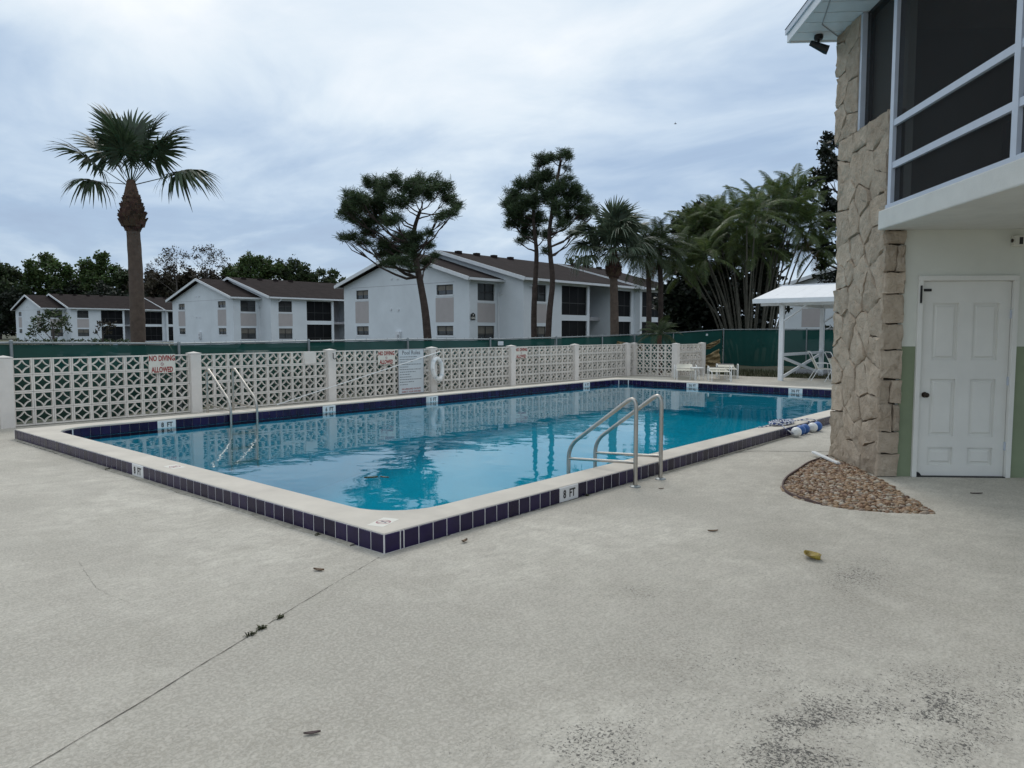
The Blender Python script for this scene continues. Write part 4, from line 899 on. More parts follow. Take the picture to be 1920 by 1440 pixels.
for sgn, x0 in ((1, 24.75), (-1, 30.05)):
    xr = 27.4; n = 10
    for k in range(n):
        ya, yb = ry0 + (ry1 - ry0) * k / n, ry0 + (ry1 - ry0) * (k + 1) / n
        MB().add([(x0, ya + .004, 2.80), (x0, yb - .004, 2.80), (xr, yb - .004, 3.38), (xr, ya + .004, 3.38), (x0, ya + .004, 2.83), (x0, yb - .004, 2.83), (xr, yb - .004, 3.41), (xr, ya + .004, 3.41)], [(0, 1, 2, 3), (7, 6, 5, 4), (0, 4, 5, 1), (1, 5, 6, 2), (2, 6, 7, 3), (3, 7, 4, 0)]).build('roof_panel', 'white', gz_)
    MB().box((x0 - .02 if sgn > 0 else x0, ry0, 2.68), (x0 if sgn > 0 else x0 + .02, ry1, 2.832), ).build('fascia', 'white', gz_)
    for y in (ry0, ry1): MB().beam((x0, y, 2.75), (xr, y, 3.33), .03, .14, Vector((0, 0, 1))).build('verge_board', 'white', gz_)
MB().box((27.36, ry0, 3.405), (27.44, ry1, 3.44)).build('ridge_cap', 'white', gz_)

# ================================================================== POOL FURNITURE
def chaise(loc, rz, lab, dark=False, back=22):
    t = thing('chaise_lounge', lab, 'lounge chair', loc, rz, 'strap lounge chairs by the far wall', local=True)
    W_ = .31; hz = .33
    for s_ in (-1, 1):
        y = s_ * W_
        MB().tube(rounded([(-.95, y, 0), (-.95, y, hz), (.2, y, hz), (.2, y, 0.0)], .11, 5), .014, 8).build('leg_frame', 'whiteplastic', t, smooth=True)
        MB().tube(rounded([(.15, y, hz), (.85, y, hz), (.85, y, 0)], .11, 5), .014, 8).build('leg_frame', 'whiteplastic', t, smooth=True)
        MB().tube(rounded([(-.55, y * 1.22, 0), (-.55, y * 1.22, hz + .17), (.05, y * 1.22, hz + .17), (.05, y * 1.22, 0)], .12, 5), .014, 8).build('arm', 'whiteplastic', t, smooth=True)
    bk = [(.2 + .72 * math.cos(R(back)) * k / 7, hz + .015 + .72 * math.sin(R(back)) * k / 7) for k in range(8)]
    bf = MB()
    for s_ in (-1, 1): bf.tube([(bk[0][0], s_ * W_ * .92, bk[0][1]), (bk[-1][0], s_ * W_ * .92, bk[-1][1])], .014, 8)
    bf.tube([(bk[-1][0], -W_ * .92, bk[-1][1]), (bk[-1][0], W_ * .92, bk[-1][1])], .014, 8); bf.build('back_frame', 'whiteplastic', t, smooth=True)
    mb = MB()
    for k in range(14): x = -.9 + .076 * k; MB().box((x, -W_, hz + .003), (x + .055, W_, hz + .011)).build('strap', 'strap', t)
    for k in range(7):
        (xa, za), (xb, zb) = bk[k], bk[k + 1]; xb = xa + (xb - xa) * .78; zb = za + (zb - za) * .78
        MB().add([(xa, -W_ * .92, za + .012), (xb, -W_ * .92, zb + .012), (xb, W_ * .92, zb + .012), (xa, W_ * .92, za + .012), (xa, -W_ * .92, za + .018), (xb, -W_ * .92, zb + .018), (xb, W_ * .92, zb + .018), (xa, W_ * .92, za + .018)], [(0, 1, 2, 3), (7, 6, 5, 4), (0, 4, 5, 1), (1, 5, 6, 2), (2, 6, 7, 3), (3, 7, 4, 0)]).build('strap', 'navy' if dark and k in (5, 6) else 'strap', t)
chaise((24.15, 12.65, 0), R(30), 'white strap lounge chair standing alone in front of the block wall', False, 11)
chaise((24.15, 11.35, 0), R(31), 'white strap lounge chair with dark headrest, nearer of the two by the tan canvas', True, 5)
chaise((25.9, 11.85, 0), R(28), 'white strap lounge chair with dark headrest, farther back by the tan canvas', True, 9)
t = thing('side_table', 'small white round side table between the lounge chairs', 'table', (23.9, 12.05, 0))
MB().lathe([(.02, .40), (.24, .405), (.25, .415), (.25, .43), (.24, .435), (.0, .437)], (23.9, 12.05, 0), 24).build('table_top', 'whiteplastic', t, smooth=True)
for k in range(4): a = R(45 + 90 * k); MB().tube(rounded([(23.9 + .08 * math.cos(a), 12.05 + .08 * math.sin(a), .40), (23.9 + .2 * math.cos(a), 12.05 + .2 * math.sin(a), .40), (23.9 + .25 * math.cos(a), 12.05 + .25 * math.sin(a), 0)], .08, 4), .013, 8).build('leg', 'whiteplastic', t, smooth=True)
def patio_chair(loc, rz, lab):
    t = thing('patio_chair', lab, 'chair', loc, rz, 'strap chairs by the shelter', local=True); W_ = .27
    for s_ in (-1, 1):
        y = s_ * W_
        MB().tube(rounded([(.30, y, 0), (.24, y, .62), (-.22, y, .62), (-.12, y, .40)], .07, 5), .013, 8).build('arm_leg', 'whiteplastic', t, smooth=True); MB().tube(rounded([(-.38, y, 0), (-.14, y, .42), (.28, y, .42)], .06, 4), .013, 8).build('rear_leg', 'whiteplastic', t, smooth=True)
        MB().tube([(-.12, y * .95, .40), (-.40, y * .95, .98)], .013, 8).build('back_upright', 'whiteplastic', t, smooth=True)
    MB().tube(rounded([(-.40, -W_ * .95, .96), (-.425, -W_ * .95, 1.02), (-.425, W_ * .95, 1.02), (-.40, W_ * .95, .96)], .06, 4), .013, 8).build('back_rail', 'whiteplastic', t, smooth=True)
    for k in range(8): x = -.12 + .05 * k; MB().box((x, -W_, .425), (x + .042, W_, .432)).build('strap', 'strap', t)
    for k in range(10):
        z = .45 + .052 * k; x = -.12 - .28 * (z - .40) / .58; MB().box((x - .004, -W_ * .95, z), (x + .004, W_ * .95, z + .044)).build('strap', 'navy' if k >= 7 else 'strap', t)
    MB().tube([(.30, -W_, .012), (.30, W_, .012)], .012, 8).build('foot_rail', 'whiteplastic', t)
patio_chair((26.1, 8.48, 0), R(-62), 'white strap chair with black top straps next to the shelter post')
patio_chair((25.7, 7.75, 0), R(-50), 'white strap chair with black top straps half hidden by the stone pillar')

# ================================================================== DECK LITTER
def leaf(loc, L_, W_, rz, curl, m, lab, group='fallen leaves on the deck', name='fallen_leaf'):
    vs = []; fs = []; n = 8; mt = Matrix.Translation(loc) @ Matrix.Rotation(rz, 4, 'Z')
    for i in range(n + 1):
        t_ = i / n; x = (t_ - .5) * L_; hw = W_ / 2 * math.sin(math.pi * t_) ** .7 + .0006; zc = .004 + curl * (2 * t_ - 1) ** 2
        for s_ in (-1, 0, 1): vs.append(mt @ Vector((x, s_ * hw, zc + abs(s_) * W_ * .28 * (1 if curl >= 0 else .4))))
        if i: a, b = 3 * (i - 1), 3 * i; fs += [(a, b, b + 1, a + 1), (a + 1, b + 1, b + 2, a + 2)]
    o = MB().add(vs, fs).build(name, m, smooth=True, fix=False); sm = o.modifiers.new('s', 'SOLIDIFY'); sm.thickness = .0012; tag(o, lab, 'leaf', group); return o
leaf((5.53, 1.82, 0), .15, .12, R(65), .010, 'leafyellow', 'curled yellow leaf lying on the deck below the pebble bed')
leaf((4.12, 4.09, .004), .075, .035, R(10), .012, 'leafbrown', 'dark brown leaf on the deck near the pool corner')
leaf((2.94, 4.38, 0), .085, .035, R(-65), .006, 'leafbrown', 'pale brown leaf on the deck left of the pool corner')
leaf((1.69, 2.59, 0), .07, .02, R(-35), .004, 'leafplum', 'dark plum leaf on the foreground deck')
leaf((5.74, 2.72, 0), .09, .028, R(-45), .006, 'leafbrown', 'small brown leaf on the deck below the near ladder')
leaf((8.91, 1.28, 0), .13, .025, R(-50), .004, 'leafplum', 'thin dark leaf on the porch floor before the white door')
leaf((6.95, 3.9, 0), .06, .02, R(-40), .004, 'leafbrown', 'tiny brown leaf by the near ladder foot')
leaf((5.24, 6.72, .004), .16, .05, R(-35), .004, 'weed', 'floating leaf debris on the pool water', 'floating leaves', 'floating_leaf'); leaf((5.36, 6.62, .004), .12, .035, R(-70), .004, 'leafbrown', 'brown leaf floating beside the debris on the pool water', 'floating leaves', 'floating_leaf')
def weed(loc, n, h, lab, m='weed'):
    V = []; rnd = random.Random(int(loc[0] * 100))
    for k in range(n):
        a = rnd.uniform(0, 6.28); r_ = rnd.uniform(.2, 1) * h; w_ = .004; b = Vector(loc) + Vector((rnd.gauss(0, .012), rnd.gauss(0, .006), 0)); tip = b + Vector((math.cos(a) * r_, math.sin(a) * r_, rnd.uniform(.2, .8) * h)); s_ = Vector((-math.sin(a), math.cos(a), 0)) * w_; mid = b.lerp(tip, .5) + Vector((0, 0, .25 * h))
        V += [b - s_, b + s_, mid + s_, mid - s_, mid - s_, mid + s_, tip + s_ * .2, tip - s_ * .2]
    tag(quads('weed_tuft', [tuple(v) for v in V], m), lab, 'weed', 'weeds in the deck joints')
weed((2.13, 3.755, 0), 40, .035, 'weed tuft in the diagonal deck joint, middle one'); weed((2.05, 3.72, 0), 26, .025, 'weed tuft in the diagonal deck joint, nearest one'); weed((2.28, 3.815, 0), 26, .03, 'weed tuft in the diagonal deck joint, nearest the pool corner')
weed((3.46, 5.15, 0), 34, .035, 'green weed at the foot of the navy tiles left of the corner'); weed((6.15, 4.31, 0), 22, .025, 'green weed at the foot of the tiles right of the depth marker'); weed((3.45, 9.6, 0), 26, .035, 'green weed at the foot of the tiles left of the far depth marker')

# ================================================================== HOUSES
def grid_wall(mb, o, u, v, nrm, U, V_, holes, dep=.14):
    "wall face on rectangle U x V_ with rectangular holes and reveals"
    o, u, v, nrm = Vector(o), Vector(u), Vector(v), Vector(nrm)
    us = sorted({U[0], U[1], *[h[0] for h in holes], *[h[1] for h in holes]}); vs_ = sorted({V_[0], V_[1], *[h[2] for h in holes], *[h[3] for h in holes]})
    P = lambda a, b, d=0: o + u * a + v * b - nrm * d
    for a0, a1 in zip(us[:-1], us[1:]):
        for b0, b1 in zip(vs_[:-1], vs_[1:]):
            c = ((a0 + a1) / 2, (b0 + b1) / 2)
            if any(h[0] < c[0] < h[1] and h[2] < c[1] < h[3] for h in holes): continue
            mb.add([P(a0, b0), P(a1, b0), P(a1, b1), P(a0, b1)], [(0, 1, 2, 3)])
    for h in holes:
        q = [(h[0], h[2]), (h[1], h[2]), (h[1], h[3]), (h[0], h[3])]
        for i in range(4): a, b = q[i], q[(i + 1) % 4]; mb.add([P(*a), P(*b), P(*b, dep), P(*a, dep)], [(0, 1, 2, 3)])
def house_build():
    t = thing('apartment_house', '', 'house', (0, 0, 0), 0, 'white two storey apartment houses', local=True)
    EZ = 5.5
    def window(o, u, nrm, h, blind=False):
        o, u, nrm = Vector(o), Vector(u), Vector(nrm); z = Vector((0, 0, 1)); a0, a1, b0, b1 = h; P = lambda a, b, d: o + u * a + z * b - nrm * d
        w_ = MB(); f = .05
        for r_ in ((a0, a1, b0, b0 + f), (a0, a1, b1 - f, b1), (a0, a0 + f, b0 + f, b1 - f), (a1 - f, a1, b0 + f, b1 - f), ((a0 + a1) / 2 - f * .6, (a0 + a1) / 2 + f * .6, b0 + f, b1 - f)) + (((a0 + f, a1 - f, (b0 + b1) / 2 - .03, (b0 + b1) / 2 + .03),) if b1 - b0 > .9 else ()):
            c = [P(r_[0], r_[2], .09), P(r_[1], r_[2], .09), P(r_[1], r_[3], .09), P(r_[0], r_[3], .09)]; w_.prism(c, -nrm * .05)
        w_ = w_.build('window', 'winframe', t)
        MB().prism([P(a0, b0, .128), P(a1, b0, .128), P(a1, b1, .128), P(a0, b1, .128)], -nrm * .01).build('pane', 'pane', w_)
        if blind: MB().prism([P(a0 + f, b0 + (b1 - b0) * .45, .122), P(a1 - f, b0 + (b1 - b0) * .45, .122), P(a1 - f, b1 - f, .122), P(a0 + f, b1 - f, .122)], -nrm * .004).build('blind', 'blind', w_)
        MB().prism([P(a0 - .06, b0 - .14, -.03), P(a1 + .06, b0 - .14, -.03), P(a1 + .06, b0 - .002, -.03), P(a0 - .06, b0 - .002, -.03)], -nrm * .10).build('sill', 'fascia', w_)
    def panel(o, u, nrm, a0, a1, b0, b1):
        o, u, nrm = Vector(o), Vector(u), Vector(nrm); z = Vector((0, 0, 1)); MB().prism([o + u * a0 + z * b0 + nrm * .012, o + u * a1 + z * b0 + nrm * .012, o + u * a1 + z * b1 + nrm * .012, o + u * a0 + z * b1 + nrm * .012], -nrm * .03).build('panel', 'housetan', t)
    def porch(o, u, nrm, a0, a1, b0, b1, nm):
        o, u, nrm = Vector(o), Vector(u), Vector(nrm); z = Vector((0, 0, 1)); P = lambda a, b, d: o + u * a + z * b - nrm * d
        s_ = MB().prism([P(a0, b0, .139), P(a1, b0, .139), P(a1, b1, .139), P(a0, b1, .139)], -nrm * .006).build('porch_screen', 'scrn_dark', t)
        m_ = MB()
        for k in range(1, nm): x = a0 + (a1 - a0) * k / nm; m_.prism([P(x - .02, b0, .12), P(x + .02, b0, .12), P(x + .02, b1, .12), P(x - .02, b1, .12)], -nrm * .015)
        m_.build('mullion', 'winframe', s_); MB().prism([P(a0, b0 + .9, .118), P(a1, b0 + .9, .118), P(a1, b0 + .95, .118), P(a0, b0 + .95, .118)], -nrm * .015).build('mullion', 'winframe', s_)
    # block 1: gable face x=0 (facing -X) with u along -Y; y from 0 to 14.7
    Wd = 14.7; go = (0, Wd, 0); gu = (0, -1, 0); gn = (-1, 0, 0)
    gh = [(1.65, 3.25, 4.38, 5.10), (1.65, 3.25, 1.45, 2.17), (11.3, 13.05, 4.42, 5.15), (11.3, 13.05, 1.45, 2.15)]
    mb = MB(); grid_wall(mb, go, gu, (0, 0, 1), gn, (0, Wd), (-.5, EZ), gh)
    mb.add([(0, Wd, EZ), (0, 0, EZ), (0, Wd / 2, 7.55)], [(0, 1, 2)])
    h1 = [(.85, 2.65, 3.97, 5.2), (.85, 2.65, .95, 2.15)]; grid_wall(mb, (0, 0, 0), (1, 0, 0), (0, 0, 1), (0, -1, 0), (0, 3.6), (-.5, EZ + .1), h1)
    mb.build('wall', 'house', t, fix=False)
    for h in gh: window(go, gu, gn, h, True)
    for h in h1: window((0, 0, 0), (1, 0, 0), (0, -1, 0), h, h[2] < 2)
    panel(go, gu, gn, 1.55, 3.3, 2.42, 4.18); panel(go, gu, gn, 11.22, 13.12, 2.42, 4.2); panel((0, 0, 0), (1, 0, 0), (0, -1, 0), .82, 2.70, 2.40, 3.78)
    MB().prism([(-.008, 13.6, 5.30), (-.008, 1.5, 5.30), (-.008, 1.5, 5.33), (-.008, 13.6, 5.33)], (.006, 0, 0)).build('joint_line', 'housegrey', t)
    # block 2
    y2 = -2.4; x2, x2e = 3.1, 11.35; mb = MB(); h2 = [(4.05 - x2, 5.75 - x2, 3.95, 5.18), (4.05 - x2, 5.75 - x2, .95, 2.12), (7.65 - x2, 11.05 - x2, 3.02, 5.26), (7.65 - x2, 11.05 - x2, .1, 2.58)]
    grid_wall(mb, (x2, y2, 0), (1, 0, 0), (0, 0, 1), (0, -1, 0), (0, x2e - x2), (-.5, EZ + .15), h2); mb.add([(x2, 0.0, -.5), (x2, y2, -.5), (x2, y2, EZ + .1), (x2, 0.0, EZ + .5)], [(0, 1, 2, 3)]); mb.add([(x2e, y2, -.5), (x2e, 1.2, -.5), (x2e, 1.2, EZ + .15), (x2e, y2, EZ + .15)], [(0, 1, 2, 3)])
    mb.build('wall', 'house', t, fix=False)
    for h in h2[:2]: window((x2, y2, 0), (1, 0, 0), (0, -1, 0), h, h[2] < 2)
    for h in h2[2:]: porch((x2, y2, 0), (1, 0, 0), (0, -1, 0), *h, 3)
    panel((x2, y2, 0), (1, 0, 0), (0, -1, 0), 4.02 - x2, 5.78 - x2, 2.38, 3.76)
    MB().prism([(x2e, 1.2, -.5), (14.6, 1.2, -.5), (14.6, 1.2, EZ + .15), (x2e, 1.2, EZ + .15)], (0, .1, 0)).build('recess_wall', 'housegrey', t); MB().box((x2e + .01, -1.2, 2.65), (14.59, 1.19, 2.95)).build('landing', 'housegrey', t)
    # block 2b and 3
    mb = MB(); h3 = [(.15, 3.05, 3.02, 5.2), (.15, 3.05, .1, 2.58)]; grid_wall(mb, (14.6, y2, 0), (1, 0, 0), (0, 0, 1), (0, -1, 0), (0, 3.5), (-.5, EZ + .15), h3); mb.add([(14.6, 1.2, -.5), (14.6, y2, -.5), (14.6, y2, EZ + .15), (14.6, 1.2, EZ + .15)], [(0, 1, 2, 3)])
    y3 = -3.0; h4 = [(.35, 3.9, 3.02, 5.2), (.35, 3.9, .1, 2.58), (5.0, 6.0, 3.9, 5.1)]; grid_wall(mb, (18.1, y3, 0), (1, 0, 0), (0, 0, 1), (0, -1, 0), (0, 7.7), (-.5, EZ + .1), h4); mb.add([(18.1, y2, -.5), (18.1, y3, -.5), (18.1, y3, EZ + .1), (18.1, y2, EZ + .1)], [(0, 1, 2, 3)])
    mb.add([(25.8, y3, -.5), (25.8, 14.6, -.5), (25.8, 14.6, EZ), (25.8, 5.8, 7.6), (25.8, y3, EZ)], [(0, 1, 2, 3, 4)]); mb.add([(25.8, 14.6, -.5), (0, 14.69, -.5), (0, 14.69, EZ), (25.8, 14.6, EZ)], [(0, 1, 2, 3)])
    mb.build('wall', 'house', t, fix=False)
    for h in h3: porch((14.6, y2, 0), (1, 0, 0), (0, -1, 0), *h, 3)
    for h in h4[:2]: porch((18.1, y3, 0), (1, 0, 0), (0, -1, 0), *h, 3)
    window((18.1, y3, 0), (1, 0, 0), (0, -1, 0), h4[2])
    # roofs: (x0,x1, front y, ridge y, back y, eave z, ridge z)
    for x0, x1, yf, yr, yb, ze, zr in ((-.55, 3.2, -.5, 7.35, 15.2, 5.42, 7.72), (2.62, 18.3, -2.95, 6.05, 15.1, 5.46, 7.98), (17.75, 26.4, -3.6, 5.75, 15.05, 5.42, 7.98)):
        th = .14; rmb = MB()
        for a, za, b, zb in ((yf, ze, yr, zr), (yb, ze, yr, zr)):
            rmb.add([(x0, a, za), (x1, a, za), (x1, b, zb), (x0, b, zb), (x0, a, za + th), (x1, a, za + th), (x1, b, zb + th), (x0, b, zb + th)], [(0, 1, 2, 3), (7, 6, 5, 4), (0, 4, 5, 1), (1, 5, 6, 2), (2, 6, 7, 3), (3, 7, 4, 0)])
        ro = rmb.build('roof', 'shingle', t)
        for a in (yf, yb): MB().beam((x0 - .03, a, ze + .02), (x0 - .03, yr, zr + .02), .06, .26).build('rake_board', 'fascia', ro)
        MB().beam((x0, yf - .06, ze + .02), (x1, yf - .06, ze + .02), .13, .17).build('gutter', 'fascia', ro); MB().beam((x0, yb + .06, ze + .02), (x1, yb + .06, ze + .02), .13, .17).build('gutter', 'fascia', ro)
        MB().box((x0 + .04, yf + .03, ze - .04), (x1, yf + .55, ze - .012)).build('soffit', 'fascia', ro)
        if x1 - x0 > 5:
            for k in range(4): x = x0 + 1.4 + k * 2.1; MB().box((x, yr - .9, zr - .12), (x + .45, yr - .5, zr + .16)).build('roof_vent', 'shingle', ro)
        if x0 > 0: MB().add([(x0 + .5, yf + .55, ze), (x0 + .5, yb - .5, ze), (x0 + .5, yr, zr)], [(0, 1, 2)]).build('gable', 'house', t, fix=False)
    for px_, yt in ((3.0, 0.0), (3.02, -.05)): pass
    MB().tube(rounded([(3.55, -.55, 5.35), (3.5, -.5, 5.1), (2.98, -.07, 4.6), (2.98, -.07, -.4)], .12, 3), .05, 6).build('downspout', 'fascia', t); MB().tube(rounded([(4.1, -3.0, 5.42), (3.9, -2.9, 5.1), (3.06, -.2, 4.45), (3.06, -.08, 4.3), (3.06, -.08, -.4)], .12, 3), .05, 6).build('downspout', 'fascia', t)
    MB().box((-.22, 7.4, .9), (-.001, 7.9, 1.75)).build('meter_box', 'fascia', t, bevel=.03); MB().box((-.26, 7.45, .95), (-.221, 7.62, 1.15)).build('meter', 'housegrey', t); MB().box((-.26, 7.45, 1.3), (-.221, 7.62, 1.5)).build('meter', 'housegrey', t)
    for y, z in ((7.6, 3.35), (8.5, 3.4), (7.7, 5.75), (8.4, 5.78)): MB().box((-.08, y, z), (-.001, y + .16, z + .14)).build('vent_hood', 'fascia', t)
    return t
house = house_build()
house['label'] = 'nearest big white apartment house behind the pines, brown roof and tan panels'; house.location = (37.27, 36.4, -.02)
sg = thing('house_number_sign', 'black arched number plaque on the nearest apartment house', 'sign', (37.55, 36.36, 2.7))
MB().prism([(37.36, 36.36, 2.55), (37.80, 36.36, 2.55), (37.80, 36.36, 2.95), (37.70, 36.36, 2.98), (37.58, 36.36, 3.06), (37.46, 36.36, 2.98), (37.36, 36.36, 2.95)], (0, -.03, 0)).build('plaque', 'black', sg)
text('8202', .19, 'signwhite', sg, face_mtx((37.58, 36.322, 2.68), (1, 0, 0), (0, 0, 1)), bold=.006); MB().prism([(37.52, 36.328, 2.88), (37.60, 36.328, 2.86), (37.66, 36.328, 2.92), (37.58, 36.328, 2.95)], (0, -.004, 0)).build('emblem', 'signwhite', sg)
for loc, rz, lab in (((40.4, 75.4, -.05), 0, 'middle distance white apartment house with stepped brown roof, left of the lone pine'), ((39.6, 134.3, .0), 0, 'farthest white apartment house, small, at the left behind the palm trunk'), ((58, 7.3, -.35), 0, 'white apartment house wall seen through the shelter on the right')):
    h = copy_tree(house); h.location = loc; h.rotation_euler = (0, 0, rz); h['label'] = lab

# ================================================================== PARKED CARS
def car(loc, rz, m, lab):
    t = thing('parked_car', lab, 'car', loc, rz, 'cars parked beyond the fence', local=True)
    prof = [(-2.2, .35), (-2.25, .62), (-2.1, .82), (-1.2, .92), (1.4, .95), (2.15, .85), (2.25, .6), (2.2, .35)]
    MB().prism([(x, -.85, z) for x, z in prof], (0, 1.7, 0)).build('body', m, t, bevel=.09)
    cab = [(-1.25, .9), (-.55, 1.40), (-.1, 1.46), (.75, 1.44), (1.5, .93)]
    MB().add([(x, -.80 + (z - .9) * .28, z) for x, z in cab] + [(x, .80 - (z - .9) * .28, z) for x, z in cab], [(0, 1, 2, 3, 4), (9, 8, 7, 6, 5)] + [(i, i + 5, (i + 1) % 5 + 5, (i + 1) % 5) for i in range(5)]).build('cabin', 'pane', t, bevel=.03)
    MB().add([(x, s_ * (.80 - (z - .9) * .28) * 1.005, z + .012) for s_ in (-1, 1) for x, z in cab[1:4]], [(0, 1, 4, 3), (1, 2, 5, 4)]).build('roof', m, t)
    for x in (-1.35, 1.4):
        for y in (-.8, .8): wv = MB().tube([(x, y - .1, .32), (x, y + .1, .32)], .32, 18).build('wheel', 'tyre', t, smooth=True); MB().tube([(x, y - .105, .32), (x, y + .105, .32)], .19, 14).build('rim', 'galv', wv)
    for y in (-.62, .62): MB().box((-2.27, y - .16, .62), (-2.2, y + .16, .75)).build('headlight', 'whiteplastic', t, bevel=.02)
for px_, m_, D_, a, lab in ((150, 'cardark', 46, 60, 'dark car roof showing over the fence left of the palm'), (240, 'carwhite', 44, 80, 'white car roof showing over the fence behind the palm trunk'), (292, 'carsilver', 44, 75, 'silver car roof showing over the fence right of the palm trunk'), (475, 'carwhite', 50, 70, 'white car roof showing over the fence below the middle house')):
    p = atD(px_, 640, D_); car((p.x, p.y, -.46 if px_ != 150 else -.40), R(a), m_, lab)

# ================================================================== TREES
def unit(n):
    v = RNG.normal(size=(n, 3)); return v / np.linalg.norm(v, axis=1, keepdims=True)
def foliage(pads, per, size, aspect, up=0., flat=.75, needle=False, squash=None, shell=.5, clusters=0):
    "pads: (center Vector, radius). returns quad vertices"
    out_ = []
    for c, r_ in pads:
        n = max(8, int(per * r_ * r_)); d = unit(n); rad = r_ * (RNG.random((n, 1)) ** shell); p = d * rad * np.array([1, 1, flat])
        if clusters:
            k = max(4, int(clusters * r_ * r_)); cc = unit(k) * r_ * (RNG.random((k, 1)) ** .45) * np.array([1, 1, flat]); idx = RNG.integers(0, k, n); p = cc[idx] + RNG.normal(0, r_ * .5 / max(1.5, k ** .42), (n, 3))
        p = p + np.array(c)
        dr = unit(n); dr[:, 2] = np.abs(dr[:, 2]) * up + dr[:, 2] * (1 - up); dr += d * .5; dr /= np.linalg.norm(dr, axis=1, keepdims=True) + 1e-9
        sd = np.cross(dr, unit(n)); sd /= np.linalg.norm(sd, axis=1, keepdims=True) + 1e-9
        L_ = size * (0.6 + .8 * RNG.random((n, 1))); W_ = L_ * aspect
        out_.append(np.stack([p - sd * W_ * .5, p + dr * L_ * .45 - sd * W_ * (.1 if needle else .55) , p + dr * L_, p + dr * L_ * .45 + sd * W_ * (.6 if needle else .55)], 1) if not needle else np.stack([p - sd * W_ * .5, p + sd * W_ * .5, p + dr * L_ + sd * W_ * .3, p + dr * L_ - sd * W_ * .3], 1))
    return np.concatenate(out_).reshape(-1, 3)
def limb(a, b, r0, r1, seed, sag=.12, n=6):
    rnd = random.Random(seed); a, b = Vector(a), Vector(b); l = (b - a).length; pts = []
    for k in range(n + 1):
        t_ = k / n; p = a.lerp(b, t_); p.z -= sag * l * math.sin(math.pi * t_); p += Vector((rnd.gauss(0, 1), rnd.gauss(0, 1), rnd.gauss(0, 1))) * l * .018 * (0 < k < n); pts.append(p)
    return pts, [r0 + (r1 - r0) * k / n for k in range(n + 1)]
def tree(name, lab, D, trunk, pads, leaf_m, bark='bark', r0=.16, per=900, size=.2, aspect=.4, flat=.75, needle=False, up=.3, group=None, dj=.5, seed=1, clusters=0, cat='tree', shell=.5, twigs=0, lsag=.12, grow=1.):
    rnd = random.Random(seed); base = atD(*trunk[0], D); base.z = ground_z(base.x, base.y) - .05
    t = thing(name, lab, cat, base, group=group); pts = [base] + [atD(x, y, D + rnd.uniform(-.3, .3)) for x, y in trunk[1:]]
    path = smooth_path(pts, 5); n = len(path); mb = MB(); mb.tube(path, [r0 * (1.15 - .75 * k / (n - 1)) for k in range(n)], 10)
    sc = D / 1371.; P = []
    cxm = sum(p[0] for p in pads) / len(pads); halfw = max(abs(p[0] - cxm) for p in pads) * sc * dj
    for i, (x, y, r_) in enumerate(pads): P.append((atD(x, y, D + rnd.uniform(-1, 1) * halfw), r_ * sc * grow))
    tr = mb.build('trunk', bark, t, smooth=True)
    lb = MB()
    for i, (c, r_) in enumerate(P):
        if twigs: lb = MB()
        j = min(range(n), key=lambda k: (path[k] - (c - Vector((0, 0, (c - path[k]).xy.length * .7)))).length); st = path[j]
        rr_ = max(.012, r0 * (1.15 - .75 * j / (n - 1)) * .45); pp, rs_ = limb(st, c, rr_, .012, seed * 31 + i, lsag); lb.tube(pp, rs_, 6)
        for k in range(twigs): q = c + Vector(unit(1)[0].tolist()) * r_ * .75; tp_, ts_ = limb(pp[4], q, rr_ * .4, .006, seed * 77 + i * 9 + k, .03, 4); lb.tube(tp_, ts_, 5)
        if twigs: lb.build('limb', bark, t, smooth=True)
    if not twigs: lb.build('limbs', bark, t, smooth=True)
    quads('crown', foliage(P, per, size, aspect, up, flat, needle, clusters=clusters, shell=shell), leaf_m, t); return t
# -- pines
tree('pine_tree', 'lone slash pine with broad flat crown before the nearest house', 36, [(806, 640), (799, 600), (790, 540), (780, 490), (776, 455), (778, 425), (788, 395)],
     [(668, 372, 24), (700, 350, 26), (735, 345, 24), (770, 350, 22), (800, 342, 26), (830, 352, 20), (655, 398, 24), (690, 388, 26), (722, 380, 24), (752, 378, 22), (792, 366, 22), (842, 372, 16), (648, 385, 16), (672, 418, 22), (705, 412, 22), (735, 412, 18), (695, 436, 16), (860, 384, 12), (848, 398, 12), (822, 406, 11), (838, 404, 10), (660, 448, 14), (642, 446, 9), (685, 455, 14), (720, 458, 20), (750, 448, 20), (776, 446, 18), (745, 474, 22), (772, 470, 22), (718, 476, 14), (800, 462, 12), (808, 438, 9), (735, 492, 14), (764, 494, 16), (800, 492, 14), (815, 480, 8)],
     'pine_leaf', 'pine_bark', .19, 5000, .22, .09, .62, True, .5, 'slash pines beyond the fence', .45, 3, clusters=44, twigs=4, grow=1.02)
tree('pine_tree', 'left of the paired slim pines, its trunk standing straighter', 38, [(1003, 640), (1001, 600), (1003, 540), (1006, 480), (1004, 450), (1000, 400), (1010, 340)],
     [(965, 370, 22), (985, 350, 22), (1010, 335, 22), (1030, 330, 20), (955, 385, 16), (958, 400, 16), (975, 395, 22), (1000, 380, 24), (1022, 365, 22), (962, 420, 16), (985, 420, 20), (1008, 412, 20), (985, 440, 13), (975, 452, 9), (1012, 298, 11), (1008, 308, 9), (1020, 300, 9), (1025, 440, 14), (1005, 440, 12)],
     'pine_leaf', 'pine_bark', .15, 5000, .22, .09, .68, True, .5, 'slash pines beyond the fence', .5, 4, clusters=44, twigs=4, grow=1.02)
